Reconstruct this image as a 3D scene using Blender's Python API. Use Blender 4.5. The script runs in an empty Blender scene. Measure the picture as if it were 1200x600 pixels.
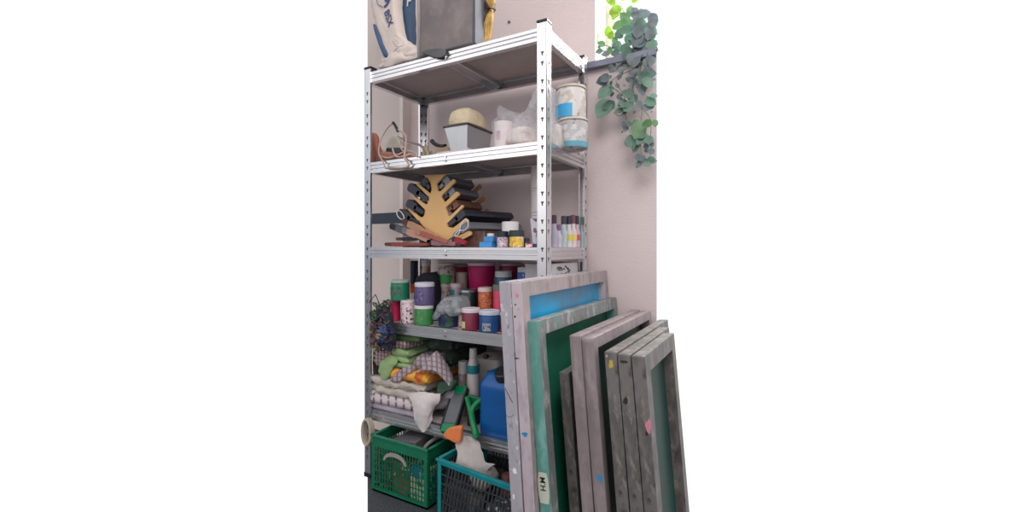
import bpy, math, random
from mathutils import Vector, Matrix, noise
rnd = random.Random(7)
COL = bpy.context.scene.collection
R = math.radians
CX, CY, CZ = .731, -1.518, 1.05          # camera position; metres, x along the rack, y into the wall
F = 546.0
S3 = math.sqrt(3)/2

def ray(px, py):
    a = (px-600)/F; c = (290-py)/F
    return S3*a-.5, .5*a+S3, c
def PY(px, py, Y):
    dx, dy, dz = ray(px, py); t = (Y-CY)/dy
    return Vector((CX+dx*t, Y, CZ+dz*t))
def PZ(px, py, Z):
    dx, dy, dz = ray(px, py); t = (Z-CZ)/dz
    return Vector((CX+dx*t, CY+dy*t, Z))
def PX(px, py, X):
    dx, dy, dz = ray(px, py); t = (X-CX)/dx
    return Vector((X, CY+dy*t, CZ+dz*t))
def depth(p): return -.5*(p[0]-CX)+S3*(p[1]-CY)

# ------------------------------------------------------------------ materials
def srgb(c):
    return tuple(((v/255)/12.92 if v/255 <= .04045 else (((v/255)+.055)/1.055)**2.4) for v in c)
def newmat(name):
    m = bpy.data.materials.new(name); m.use_nodes = True
    nt = m.node_tree; return m, nt, nt.nodes['Principled BSDF']
def coords(nt, scale, kind='Object'):
    tc = nt.nodes.new('ShaderNodeTexCoord'); mp = nt.nodes.new('ShaderNodeMapping')
    mp.inputs['Scale'].default_value = scale if hasattr(scale, '__len__') else (scale,)*3
    nt.links.new(tc.outputs[kind], mp.inputs['Vector']); return mp.outputs['Vector']
def ntex(nt, vec, scale=1, detail=3, rough=.55):
    n = nt.nodes.new('ShaderNodeTexNoise'); n.inputs['Scale'].default_value = scale
    n.inputs['Detail'].default_value = detail; n.inputs['Roughness'].default_value = rough
    nt.links.new(vec, n.inputs['Vector']); return n.outputs['Fac']
def ramp(nt, fac, stops, const=False):
    r = nt.nodes.new('ShaderNodeValToRGB'); e = r.color_ramp.elements
    if const: r.color_ramp.interpolation = 'CONSTANT'
    while len(e) < len(stops): e.new(.5)
    for i, (p, c) in enumerate(stops):
        e[i].position = p; e[i].color = (*c, 1)
    nt.links.new(fac, r.inputs['Fac']); return r.outputs['Color']
def mix(nt, fac, a, b, typ='MIX'):
    m = nt.nodes.new('ShaderNodeMix'); m.data_type = 'RGBA'; m.blend_type = typ
    for s, v in ((m.inputs[0], fac), (m.inputs[6], a), (m.inputs[7], b)):
        if hasattr(v, 'is_linked'): nt.links.new(v, s)
        elif isinstance(v, (int, float)): s.default_value = v
        else: s.default_value = (*v, 1)
    return m.outputs[2]
def bump(nt, b, fac, strength=.3, dist=.01):
    n = nt.nodes.new('ShaderNodeBump'); n.inputs['Strength'].default_value = strength
    n.inputs['Distance'].default_value = dist
    nt.links.new(fac, n.inputs['Height']); nt.links.new(n.outputs['Normal'], b.inputs['Normal'])
_mc = {}
def mat(name, rgb, rough=.6, metal=0, var=.12, scale=12, bmp=0, bscale=60, trans=0):
    if name in _mc: return _mc[name]
    m, nt, b = newmat(name); c = srgb(rgb)
    v = coords(nt, 1)
    f = ntex(nt, v, scale, 4)
    lo = tuple(max(0, x*(1-var*1.6)) for x in c); hi = tuple(min(1, x*(1+var)) for x in c)
    nt.links.new(ramp(nt, f, [(.3, lo), (.7, hi)]), b.inputs['Base Color'])
    b.inputs['Roughness'].default_value = rough; b.inputs['Metallic'].default_value = metal
    if trans: b.inputs['Transmission Weight'].default_value = trans
    if bmp: bump(nt, b, ntex(nt, v, bscale, 4), bmp)
    _mc[name] = m; return m
def patchy(name, base, cols, scale=45, rough=.45, zs=1.0, soft=.015, bmp=0):
    """printed / stained surface: base colour with irregular patches of other colours"""
    if name in _mc: return _mc[name]
    m, nt, b = newmat(name); v = coords(nt, (1, 1, zs)); col = srgb(base)
    fine = ntex(nt, v, scale*.35, 3)
    out = ramp(nt, fine, [(.3, tuple(x*.85 for x in col)), (.7, tuple(min(1, x*1.1) for x in col))])
    for i, (c, thr) in enumerate(cols):
        mp = nt.nodes.new('ShaderNodeMapping'); mp.inputs['Location'].default_value = (3.1*i+1, 1.7*i, 5.3*i)
        nt.links.new(v, mp.inputs['Vector'])
        f = ntex(nt, mp.outputs['Vector'], scale*(1+.35*i), 3, .6)
        k = ramp(nt, f, [(thr-soft, (0, 0, 0)), (thr+soft, (1, 1, 1))])
        out = mix(nt, k, out, srgb(c))
    nt.links.new(out, b.inputs['Base Color']); b.inputs['Roughness'].default_value = rough
    if bmp: bump(nt, b, ntex(nt, v, scale*2, 4), bmp)
    _mc[name] = m; return m
def plaid(name, base, c1, c2, s=38, axis=(0, 2)):
    if name in _mc: return _mc[name]
    m, nt, b = newmat(name); v = coords(nt, 1)
    sep = nt.nodes.new('ShaderNodeSeparateXYZ'); nt.links.new(v, sep.inputs[0])
    out = srgb(base)
    def add(a_, b_, op):
        n = nt.nodes.new('ShaderNodeMath'); n.operation = op
        for i, q in enumerate((a_, b_)):
            if isinstance(q, (int, float)): n.inputs[i].default_value = q
            else: nt.links.new(q, n.inputs[i])
        return n.outputs[0]
    fx = add(add(sep.outputs[0], sep.outputs[1], 'ADD'), s, 'MULTIPLY')
    fz = add(add(sep.outputs[2], add(sep.outputs[1], .5, 'MULTIPLY'), 'ADD'), s*1.2, 'MULTIPLY')
    for f, c, thr in ((fx, c1, .72), (fz, c2, .74), (add(fx, .3, 'ADD'), c2, .9)):
        fr = add(f, 0, 'ADD'); n = nt.nodes.new('ShaderNodeMath'); n.operation = 'FRACT'; nt.links.new(fr, n.inputs[0])
        k = ramp(nt, n.outputs[0], [(thr-.03, (0, 0, 0)), (thr+.03, (1, 1, 1))])
        kk = nt.nodes.new('ShaderNodeMath'); kk.operation = 'MULTIPLY'; kk.inputs[1].default_value = .8
        nt.links.new(k, kk.inputs[0])
        out = mix(nt, kk.outputs[0], out, srgb(c))
    nt.links.new(out, b.inputs['Base Color']); b.inputs['Roughness'].default_value = .9
    _mc[name] = m; return m
def zinc(name='galvanised_steel', rgb=(218, 218, 221), rough=.22):
    if name in _mc: return _mc[name]
    m, nt, b = newmat(name); v = coords(nt, 1); c = srgb(rgb)
    f = ntex(nt, v, 9, 3)
    nt.links.new(ramp(nt, f, [(.3, tuple(x*.93 for x in c)), (.7, c)]), b.inputs['Base Color'])
    b.inputs['Metallic'].default_value = .9; b.inputs['Roughness'].default_value = rough
    _mc[name] = m; return m
def plastic_film(name, tint=(235, 238, 242), alpha=.35):
    if name in _mc: return _mc[name]
    m, nt, b = newmat(name)
    v = coords(nt, 1)
    b.inputs['Base Color'].default_value = (*srgb(tint), 1); b.inputs['Roughness'].default_value = .22
    f = ntex(nt, v, 22, 5, .7)
    r = nt.nodes.new('ShaderNodeMapRange'); r.inputs['From Min'].default_value = .35; r.inputs['From Max'].default_value = .7
    r.inputs['To Min'].default_value = alpha*.55; r.inputs['To Max'].default_value = min(1, alpha*1.7)
    nt.links.new(f, r.inputs['Value']); nt.links.new(r.outputs[0], b.inputs['Alpha'])
    bump(nt, b, ntex(nt, v, 45, 5), .8, .01)
    _mc[name] = m; return m
ZN = zinc()
DARK = mat('black_plastic', (32, 33, 38), .45)
WHITE = mat('white_plastic', (226, 222, 222), .4, var=.05)

# ------------------------------------------------------------------ mesh builder
class MB:
    def __init__(s): s.v = []; s.f = []; s.m = []; s.sm = []
    def add(s, vs, fs, mi=0, smooth=False):
        o = len(s.v); s.v += [tuple(p) for p in vs]
        for f in fs: s.f.append([i+o for i in f]); s.m.append(mi); s.sm.append(smooth)
    def box(s, x0, x1, y0, y1, z0, z1, mi=0, M=None):
        vs = [Vector((x, y, z)) for x in (x0, x1) for y in (y0, y1) for z in (z0, z1)]
        if M is not None: vs = [M @ p for p in vs]
        s.add(vs, [(0, 1, 3, 2), (4, 6, 7, 5), (0, 4, 5, 1), (2, 3, 7, 6), (0, 2, 6, 4), (1, 5, 7, 3)], mi)
    def bbox(s, x0, x1, y0, y1, z0, z1, b=.002, mi=0, M=None):
        """box with chamfered edges"""
        vs = []; idx = {}
        for ix, x in enumerate((x0, x1)):
            for iy, y in enumerate((y0, y1)):
                for iz, z in enumerate((z0, z1)):
                    dx = b if ix == 0 else -b; dy = b if iy == 0 else -b; dz = b if iz == 0 else -b
                    for k, d in enumerate(((0, dy, dz), (dx, 0, dz), (dx, dy, 0))):
                        idx[ix, iy, iz, k] = len(vs); vs.append(Vector((x+d[0], y+d[1], z+d[2])))
        g = lambda a, b_, c, k: idx[a, b_, c, k]
        fs = []
        for a in (0, 1):
            q = [g(a, 0, 0, 0), g(a, 1, 0, 0), g(a, 1, 1, 0), g(a, 0, 1, 0)]; fs.append(q if a else q[::-1])
            q = [g(0, a, 0, 1), g(0, a, 1, 1), g(1, a, 1, 1), g(1, a, 0, 1)]; fs.append(q if a else q[::-1])
            q = [g(0, 0, a, 2), g(1, 0, a, 2), g(1, 1, a, 2), g(0, 1, a, 2)]; fs.append(q if a else q[::-1])
        for a in (0, 1):
            for c in (0, 1):
                fs.append([g(a, c, 0, 0), g(a, c, 1, 0), g(a, c, 1, 1), g(a, c, 0, 1)])
                fs.append([g(a, 0, c, 0), g(a, 1, c, 0), g(a, 1, c, 2), g(a, 0, c, 2)])
                fs.append([g(0, a, c, 1), g(1, a, c, 1), g(1, a, c, 2), g(0, a, c, 2)])
        for a in (0, 1):
            for c in (0, 1):
                for e in (0, 1): fs.append([g(a, c, e, 0), g(a, c, e, 1), g(a, c, e, 2)])
        if M is not None: vs = [M @ p for p in vs]
        s.add(vs, fs, mi)
    def lathe(s, prof, c=(0, 0, 0), seg=28, mi=0, M=None, sq=0):
        vs = []; fs = []; n = len(prof)
        for r, z in prof:
            for k in range(seg):
                a = 2*math.pi*k/seg; rr = r
                if sq: rr = r/(abs(math.cos(a))**sq+abs(math.sin(a))**sq)**(1/sq)
                p = Vector((rr*math.cos(a), rr*math.sin(a), z))
                if M is not None: p = M @ p
                vs.append(p+Vector(c))
        for i in range(n-1):
            for k in range(seg):
                fs.append((i*seg+k, i*seg+(k+1) % seg, (i+1)*seg+(k+1) % seg, (i+1)*seg+k))
        fs.append(tuple(range(seg))[::-1]); fs.append(tuple((n-1)*seg+k for k in range(seg)))
        s.add(vs, fs, mi, True)
    def tube(s, pts, r, seg=8, mi=0, closed=False, taper=None):
        pts = [Vector(p) for p in pts]; n = len(pts); vs = []; fs = []
        up = Vector((.31, .17, .93)).normalized()
        for i, p in enumerate(pts):
            a = pts[(i-1) % n] if (closed or i) else p; b = pts[(i+1) % n] if (closed or i < n-1) else p
            t = (b-a).normalized()
            u = up-t*up.dot(t)
            if u.length < .1: u = Vector((1, 0, 0))-t*t.x
            u.normalize(); w = t.cross(u); up = u
            rr = r*(taper(i/(n-1)) if taper else 1)
            for k in range(seg):
                q = 2*math.pi*k/seg; vs.append(p+(u*math.cos(q)+w*math.sin(q))*rr)
        for i in range(n if closed else n-1):
            j = (i+1) % n
            for k in range(seg): fs.append((i*seg+k, i*seg+(k+1) % seg, j*seg+(k+1) % seg, j*seg+k))
        if not closed: fs += [tuple(range(seg))[::-1], tuple((n-1)*seg+k for k in range(seg))]
        s.add(vs, fs, mi, True)
    def prism(s, poly, d, o=(0, 0, 0), mi=0):
        """poly: 3-D points of a planar outline, extruded by vector d"""
        n = len(poly); d = Vector(d)
        vs = [Vector(p)+Vector(o) for p in poly]+[Vector(p)+Vector(o)+d for p in poly]
        fs = [tuple(range(n)), tuple(range(2*n-1, n-1, -1))]
        for i in range(n): fs.append((i, i+n, (i+1) % n+n, (i+1) % n))
        s.add(vs, fs, mi)
    def build(s, name, mats, parent=None, loc=None, bevel=0, normals=True):
        me = bpy.data.meshes.new(name); me.from_pydata(s.v, [], s.f); me.validate()
        for m in (mats if isinstance(mats, (list, tuple)) else [mats]): me.materials.append(m)
        if len(me.polygons) == len(s.f):
            me.polygons.foreach_set('material_index', s.m); me.polygons.foreach_set('use_smooth', s.sm)
        import bmesh
        if normals:
            bm = bmesh.new(); bm.from_mesh(me); bmesh.ops.recalc_face_normals(bm, faces=bm.faces); bm.to_mesh(me); bm.free()
        try: me.set_sharp_from_angle(angle=R(40))
        except Exception: pass
        o = bpy.data.objects.new(name, me); COL.objects.link(o)
        if parent is not None: o.parent = parent
        if loc is not None: o.location = loc
        if bevel:
            b = o.modifiers.new('bevel', 'BEVEL'); b.width = bevel; b.segments = 2; b.limit_method = 'ANGLE'
        return o

def tag(o, label=None, cat=None, group=None, kind=None):
    for k, v in (('label', label), ('category', cat), ('group', group), ('kind', kind)):
        if v: o[k] = v
    return o
def thing(name, loc, label, cat, group=None, rz=0):
    o = bpy.data.objects.new(name, None); COL.objects.link(o); o.location = loc; o.rotation_euler.z = rz
    o.empty_display_size = .05
    return tag(o, label, cat, group)
def cr(pts, n=6, closed=False):
    """Catmull-Rom through points"""
    pts = [Vector(p) for p in pts]; out = []; N = len(pts)
    for i in range(N if closed else N-1):
        if closed: a, b, c, d = pts[(i-1) % N], pts[i], pts[(i+1) % N], pts[(i+2) % N]
        else: a, b, c, d = pts[max(i-1, 0)], pts[i], pts[i+1], pts[min(i+2, N-1)]
        for k in range(n):
            t = k/n
            out.append(.5*((2*b)+(c-a)*t+(2*a-5*b+4*c-d)*t*t+(3*b-a-3*c+d)*t**3))
    if not closed: out.append(pts[-1])
    return out
def wrinkle(vs, amp, sc, seed=0):
    out = []
    for p in vs:
        q = Vector(p)*sc+Vector((seed*3.7, seed*1.3, seed*2.1))
        d = Vector((noise.noise(q), noise.noise(q+Vector((9, 0, 0))), noise.noise(q+Vector((0, 9, 0)))))
        d2 = Vector((noise.noise(q*2.7), noise.noise(q*2.7+Vector((7, 0, 0))), noise.noise(q*2.7+Vector((0, 7, 0)))))
        out.append(Vector(p)+(d+d2*.45)*amp)
    return out
def puff(outline, Yf, Yb, b, amp=0, sc=20, seed=0, n=4, off=(0, 0, 0), closed_smooth=True):
    """closed soft solid from a front outline of (px,py), at world Y from Yf to Yb"""
    pts = [PY(x, y, Yf) for x, y in outline]
    if closed_smooth: pts = cr(pts, n, True)
    c = sum(pts, Vector())/len(pts)
    d = Yb-Yf
    rings = [(.06, 0), (.25, 0), (.45, 0), (.65, .0), (.82, .02), (.93, .07), (.98, .16), (1, .3), (1, .5), (1, .7), (.98, .84), (.93, .94), (.6, 1), (.1, 1)]
    m = MB(); vs = []; N = len(pts)
    for s, y in rings:
        s2 = 1-(1-s)*(1 if s < .9 else b/.1)
        for p in pts:
            q = c+(p-c)*s2; vs.append(Vector((q.x, Yf+y*d, q.z)))
    if amp: vs = wrinkle(vs, amp, sc, seed)
    vs = [v-Vector(off) for v in vs]
    fs = []
    for i in range(len(rings)-1):
        for k in range(N): fs.append((i*N+k, i*N+(k+1) % N, (i+1)*N+(k+1) % N, (i+1)*N+k))
    fs.append(tuple(range(N))[::-1]); fs.append(tuple((len(rings)-1)*N+k for k in range(N)))
    m.add(vs, fs, 0, True); return m
def patch(grid, n=6, amp=0, sc=20, seed=0, thick=.004, off=(0, 0, 0)):
    """cloth sheet through a grid of 3-D control points, given real thickness"""
    rows = [cr(r, n) for r in grid]; cols = list(zip(*rows)); cols = [cr(c, n) for c in cols]
    W = len(cols); H = len(cols[0]); vs = [cols[i][j] for i in range(W) for j in range(H)]
    if amp: vs = wrinkle(vs, amp, sc, seed)
    idx = lambda i, j: i*H+j
    nor = []
    for i in range(W):
        for j in range(H):
            a = vs[idx(min(i+1, W-1), j)]-vs[idx(max(i-1, 0), j)]; b = vs[idx(i, min(j+1, H-1))]-vs[idx(i, max(j-1, 0))]
            k = a.cross(b); nor.append(k.normalized() if k.length > 1e-9 else Vector((0, 1, 0)))
    back = [v+k*thick for v, k in zip(vs, nor)]
    m = MB(); N = W*H; fs = []
    for i in range(W-1):
        for j in range(H-1):
            q = (idx(i, j), idx(i+1, j), idx(i+1, j+1), idx(i, j+1)); fs.append(q); fs.append(tuple(x+N for x in q[::-1]))
    edge = [idx(i, 0) for i in range(W)]+[idx(W-1, j) for j in range(1, H)]+[idx(i, H-1) for i in range(W-2, -1, -1)]+[idx(0, j) for j in range(H-2, 0, -1)]
    for k in range(len(edge)):
        a, b = edge[k], edge[(k+1) % len(edge)]; fs.append((a, b, b+N, a+N))
    m.add([v-Vector(off) for v in vs+back], fs, 0, True); return m
def folded(x0, x1, y0, y1, z0, z1, n, amp=.004, seed=0, sc=16, jit=.012, off=(0, 0, 0)):
    """folded textile: n layers with rounded front folds, one mesh"""
    m = MB(); th = (z1-z0)/n; rr = random.Random(seed)
    for L in range(n):
        zc = z0+th*(L+.5); xa = x0+rr.uniform(0, jit); xb = x1-rr.uniform(0, jit); yf = y0+rr.uniform(0, jit); r = th*.5
        prof = []
        for k in range(9):
            a = math.pi*(k/8)+math.pi/2
            prof.append((yf+r+math.cos(a)*r*1.1, zc+math.sin(a)*r*1.06))
        prof += [(yf+(y1-yf)*q, zc-r*1.02) for q in (.3, .5, .75, 1)]
        prof += [(yf+(y1-yf)*q, zc+r*1.02) for q in (1, .75, .5, .3)]
        NX = 26; vs = []
        for i in range(NX+1):
            u = i/NX; x = xa+(xb-xa)*u
            e = min(u, 1-u)*NX; sc_ = 1 if e >= 2 else (.55, .88)[int(e)] if e < 2 else 1
            for y, z in prof: vs.append(Vector((x, y, zc+(z-zc)*sc_)))
        vs = wrinkle(vs, amp, sc, seed+L*.37)
        vs = [v-Vector(off) for v in vs]
        P_ = len(prof); fs = []
        for i in range(NX):
            for k in range(P_): fs.append((i*P_+k, i*P_+(k+1) % P_, (i+1)*P_+(k+1) % P_, (i+1)*P_+k))
        fs.append(tuple(range(P_))[::-1]); fs.append(tuple(NX*P_+k for k in range(P_)))
        m.add(vs, fs, 0, True)
    return m
def text_mesh(txt, size, m, M, parent, name='lettering', ext=.0004, bold=0):
    cu = bpy.data.curves.new(name, 'FONT'); cu.body = txt; cu.size = size; cu.extrude = ext; cu.offset = bold
    cu.align_x = 'CENTER'; cu.align_y = 'CENTER'
    t = bpy.data.objects.new(name+'_tmp', cu); COL.objects.link(t); bpy.context.view_layer.update()
    me = bpy.data.meshes.new_from_object(t.evaluated_get(bpy.context.evaluated_depsgraph_get()))
    bpy.data.objects.remove(t); me.materials.clear(); me.materials.append(m)
    o = bpy.data.objects.new(name, me); COL.objects.link(o); o.parent = parent; o.matrix_local = M
    return o

# ------------------------------------------------------------------ camera and sky
cam = bpy.data.cameras.new('camera'); co = bpy.data.objects.new('camera', cam); COL.objects.link(co)
co.location = (CX, CY, CZ); co.rotation_euler = (R(90), 0, R(30))
cam.sensor_width = 36; cam.lens = F/1200*36; cam.shift_y = -10/1200; cam.clip_start = .02
bpy.context.scene.camera = co
sc = bpy.context.scene
sc.view_settings.view_transform = 'Standard'; sc.view_settings.look = 'None'
sc.view_settings.exposure = 0; sc.view_settings.gamma = 1; sc.view_settings.use_curve_mapping = False

w = bpy.data.worlds.new('daylight'); sc.world = w; w.use_nodes = True
nt = w.node_tree; bg = nt.nodes['Background']
tc = nt.nodes.new('ShaderNodeTexCoord'); sp = nt.nodes.new('ShaderNodeSeparateXYZ'); nt.links.new(tc.outputs['Generated'], sp.inputs[0])
def mth(op, a, b=0.0, c=None):
    n = nt.nodes.new('ShaderNodeMath'); n.operation = op
    for i, q in enumerate((a, b) if c is None else (a, b, c)):
        if isinstance(q, (int, float)): n.inputs[i].default_value = q
        else: nt.links.new(q, n.inputs[i])
    return n.outputs[0]
X_, Y_, Z_ = sp.outputs
elev = ramp(nt, mth('MULTIPLY_ADD', Z_, .5, .5), [(0, (.03, .03, .033)), (.30, (.13, .13, .135)), (.40, (.22, .22, .225)), (.46, (.40, .40, .40)),
            (.52, (1.02, .99, .98)), (.60, (1.35, 1.3, 1.28)), (.72, (1.0, .98, .95)), (1, (.7, .7, .7))])
low = ramp(nt, mth('MULTIPLY_ADD', X_, .5, .5), [(.45, (1, 1, 1)), (.75, (1, 1, 1))])
elev = mix(nt, 1.0, elev, low, 'MULTIPLY')
elev = mix(nt, 1.0, elev, (.9, .9, .92), 'MULTIPLY')
# bright patch added to the unseen surroundings, behind left, for the steel's reflections
wx_m = ramp(nt, mth('MULTIPLY_ADD', X_, .5, .5), [(.135, (0, 0, 0)), (.17, (1, 1, 1)), (.34, (1, 1, 1)), (.42, (0, 0, 0))])
wz_m = ramp(nt, mth('MULTIPLY_ADD', Z_, .5, .5), [(.485, (0, 0, 0)), (.56, (1, 1, 1)), (.74, (1, 1, 1)), (.8, (0, 0, 0))])
wy_m = ramp(nt, mth('MULTIPLY_ADD', Y_, .5, .5), [(.25, (1, 1, 1)), (.35, (0, 0, 0))])
wm = mix(nt, 1.0, mix(nt, 1.0, wx_m, wz_m, 'MULTIPLY'), wy_m, 'MULTIPLY')
elev = mix(nt, 1.0, elev, mix(nt, 1.0, wm, (.50, .49, .465), 'MULTIPLY'), 'ADD')
side = ramp(nt, mth('MULTIPLY_ADD', X_, .5, .5), [(.135, (.22, .29, .40)), (.165, (1, 1, 1)), (1, (1, 1, 1))])
env = mix(nt, 1.0, elev, side, 'MULTIPLY')
front = mth('ADD', mth('MULTIPLY', X_, -.5), mth('MULTIPLY', Y_, S3))
fm = ramp(nt, front, [(.45, (0, 0, 0)), (.56, (1, 1, 1))])
allc = mix(nt, fm, env, (1, 1, 1))
nt.links.new(allc, bg.inputs['Color']); bg.inputs['Strength'].default_value = 1.12

# daylight: the window beside the rack plus an unseen fill added overhead to grade the light downward
def area(name, loc, target, sx, sy, power, col):
    l = bpy.data.lights.new(name, 'AREA'); l.shape = 'RECTANGLE'; l.size = sx; l.size_y = sy; l.energy = power; l.color = col
    o = bpy.data.objects.new(name, l); COL.objects.link(o); o.location = loc
    o.rotation_euler = (Vector(target)-Vector(loc)).to_track_quat('-Z', 'Y').to_euler(); return o
area('window_daylight', (.45, 1.05, 2.45), (-.1, -.2, 1.6), .8, .9, 60, (1, .98, .95))
area('overhead_fill', (.9, -1.2, 2.75), (-.1, .3, 1.2), 1.2, .9, 22, (1, .96, .95))

# ------------------------------------------------------------------ setting
def wallmat(name, rgb):
    m, nt_, b = newmat(name); v = coords(nt_, 1); c = srgb(rgb)
    f = ntex(nt_, v, 3.5, 4)
    nt_.links.new(ramp(nt_, f, [(.3, tuple(x*.955 for x in c)), (.7, c)]), b.inputs['Base Color'])
    b.inputs['Roughness'].default_value = .85
    bump(nt_, b, ntex(nt_, coords(nt_, (1, 1, 2.2)), 90, 4), .35, .004); return m
WALL = wallmat('painted_wall', (222, 207, 206)); WALL2 = wallmat('painted_pillar', (224, 210, 205))
YW = .475
xr = PY(769.6, 300, YW).x; xp = PY(472, 300, .42).x; xl = PY(430.6, 300, .42).x
wx = .009; sill = 1.868
m = MB()
m.box(xp-.05, wx, YW, YW+.2, 0, 2.62)
XR = lambda Y: PY(769.6, 300, Y).x
m.prism([(wx, YW, 0), (xr, YW, 0), (XR(YW+.2), YW+.2, 0), (wx, YW+.2, 0)], (0, 0, sill))
tag(m.build('wall_back', WALL), kind='structure')
m = MB(); m.box(xl, xp, .42, YW+.2, 0, 2.62)
tag(m.build('wall_left', WALL2), kind='structure')
m = MB(); m.box(xp-.022, xp+.0015, .4185, .421, 0, 2.62)
tag(m.build('trim_1', mat('corner_bead', (238, 226, 220), .7, var=.03)), kind='structure')
# floor polygon: only as wide as the walls above it
ll = PZ(431, 600, 0); m = MB()
dx, dy, dz = ray(431, 600)
a0 = Vector((CX+dx*1.2, CY+dy*1.2, 0)); a1 = Vector((xl, YW+.2, 0))
m.prism([a0, (xr+.0, a0.y, 0), (xr, YW+.2, 0), (a1.x, a1.y, 0), (xl, .42, 0)], (0, 0, -.05))
FL, fnt, fb = newmat('dark_floor'); v = coords(fnt, 1)
fnt.links.new(ramp(fnt, ntex(fnt, v, 160, 2), [(.4, srgb((48, 52, 56))), (.62, srgb((80, 84, 88)))]), fb.inputs['Base Color']); fb.inputs['Roughness'].default_value = .8
tag(m.build('floor', FL), kind='structure')
# window
WF = mat('window_frame_paint', (226, 214, 206), .5, var=.03)
m = MB()
m.box(wx, wx+.05, YW+.145, YW+.2, sill, 2.62); m.box(wx+.05, XR(YW+.2), YW+.145, YW+.2, sill, sill+.04)
win = m.build('window_1', WF); tag(win, kind='structure')
m = MB(); m.box(wx-.0, wx+.004, YW+.001, YW+.145, sill+.004, 2.62); tag(m.build('trim_3', mat('daylit_reveal', (250, 248, 244), .6, var=.01)), kind='structure')  # added lining, whiter than the wall, holds the daylight glare in its colour
m = MB(); m.box(wx+.05, XR(YW+.17), YW+.165, YW+.17, sill+.04, 2.62)
g, gn, gb = newmat('window_glass'); gb.inputs['Base Color'].default_value = (1, 1, 1, 1); gb.inputs['Alpha'].default_value = .06; gb.inputs['Roughness'].default_value = .02
m.build('window_pane', g, win)
m = MB(); m.prism([(-.028, YW-.035, sill-.022), (XR(YW-.035)-.004, YW-.035, sill-.022), (XR(YW+.14), YW+.14, sill-.022), (wx+.002, YW+.14, sill-.022), (wx+.002, YW-.0005, sill-.022), (-.028, YW-.0005, sill-.022)], (0, 0, .026))
tag(m.build('trim_2', mat('grey_stone_sill', (120, 124, 140), .35, var=.1)), kind='structure')

# ------------------------------------------------------------------ rack
W_, D_ = .925, .40
TIERS = [1.85, 1.437, 1.05, .718, .312]
rack = thing('shelving_rack', (0, 0, 0), 'tall galvanised steel shelving rack with five brown boards standing against the wall', 'shelving')
SLOT = mat('slot_shadow_steel', (84, 80, 84), .7)
def post(cx, cy, sx, sy):
    """sx: direction of the long arm along x, sy: along y, corner at cx,cy"""
    m = MB(); H = 1.872; a = .036; t = .0018
    def bx(x0, x1, y0, y1): m.box(min(x0, x1), max(x0, x1), min(y0, y1), max(y0, y1), .012, H)
    bx(cx, cx+sx*a, cy, cy+sy*t); bx(cx, cx+sx*t, cy, cy+sy*a)
    bx(cx+sx*a, cx+sx*(a+.0015), cy-sy*.0012, cy+sy*.007); bx(cx-sx*.0012, cx+sx*.007, cy+sy*a, cy+sy*(a+.0015))
    for k in range(18):
        for dz_ in (0, -.036):
            z = 1.755-k*.1015+dz_
            if z < .03: continue
            for arm in (0, 1):
                for s_ in (-1, 1):      # both faces of the sheet
                    u = .017; pts = []
                    prof = [(-.0055, .005), (.0055, .005), (.0055, 0), (.0024, -.002), (.0024, -.010), (-.0024, -.010), (-.0024, -.002), (-.0055, 0)]
                    o_ = -.0004 if s_ < 0 else t
                    if arm == 0:
                        yy = cy+sy*o_
                        poly = [(cx+sx*(u+p), yy, z+q) for p, q in prof]; m.prism(poly, (0, sy*.0004, 0), mi=1)
                    else:
                        xx = cx+sx*o_
                        poly = [(xx, cy+sy*(u+p), z+q) for p, q in prof]; m.prism(poly, (sx*.0004, 0, 0), mi=1)
    p = m.build('post', [ZN, SLOT], rack)
    c = MB(); c.bbox(min(cx-sx*.003, cx+sx*.04), max(cx-sx*.003, cx+sx*.04), min(cy-sy*.003, cy+sy*.04), max(cy-sy*.003, cy+sy*.04), H-.006, H+.004, .0015)
    c.build('end_cap', DARK, p)
    c = MB(); c.bbox(min(cx-sx*.003, cx+sx*.04), max(cx-sx*.003, cx+sx*.04), min(cy-sy*.003, cy+sy*.04), max(cy-sy*.003, cy+sy*.04), 0, .02, .0015)
    c.build('foot', DARK, p)
for cx, cy, sx, sy in ((0, -.003, -1, 1), (-W_, -.003, 1, 1), (0, D_+.003, -1, -1), (-W_, D_+.003, 1, -1)): post(cx, cy, sx, sy)
BP = [(.022, 0), (0, 0), (0, -.012), (.005, -.0135), (.005, -.0185), (0, -.0205), (0, -.0285), (.005, -.030), (.005, -.0345), (0, -.036), (0, -.047), (.024, -.047), (.024, -.0445), (.0072, -.0445), (.0072, -.0098), (.022, -.0098)]
MDF = mat('brown_fibreboard', (196, 184, 182), .75, var=.06, scale=6)
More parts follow.
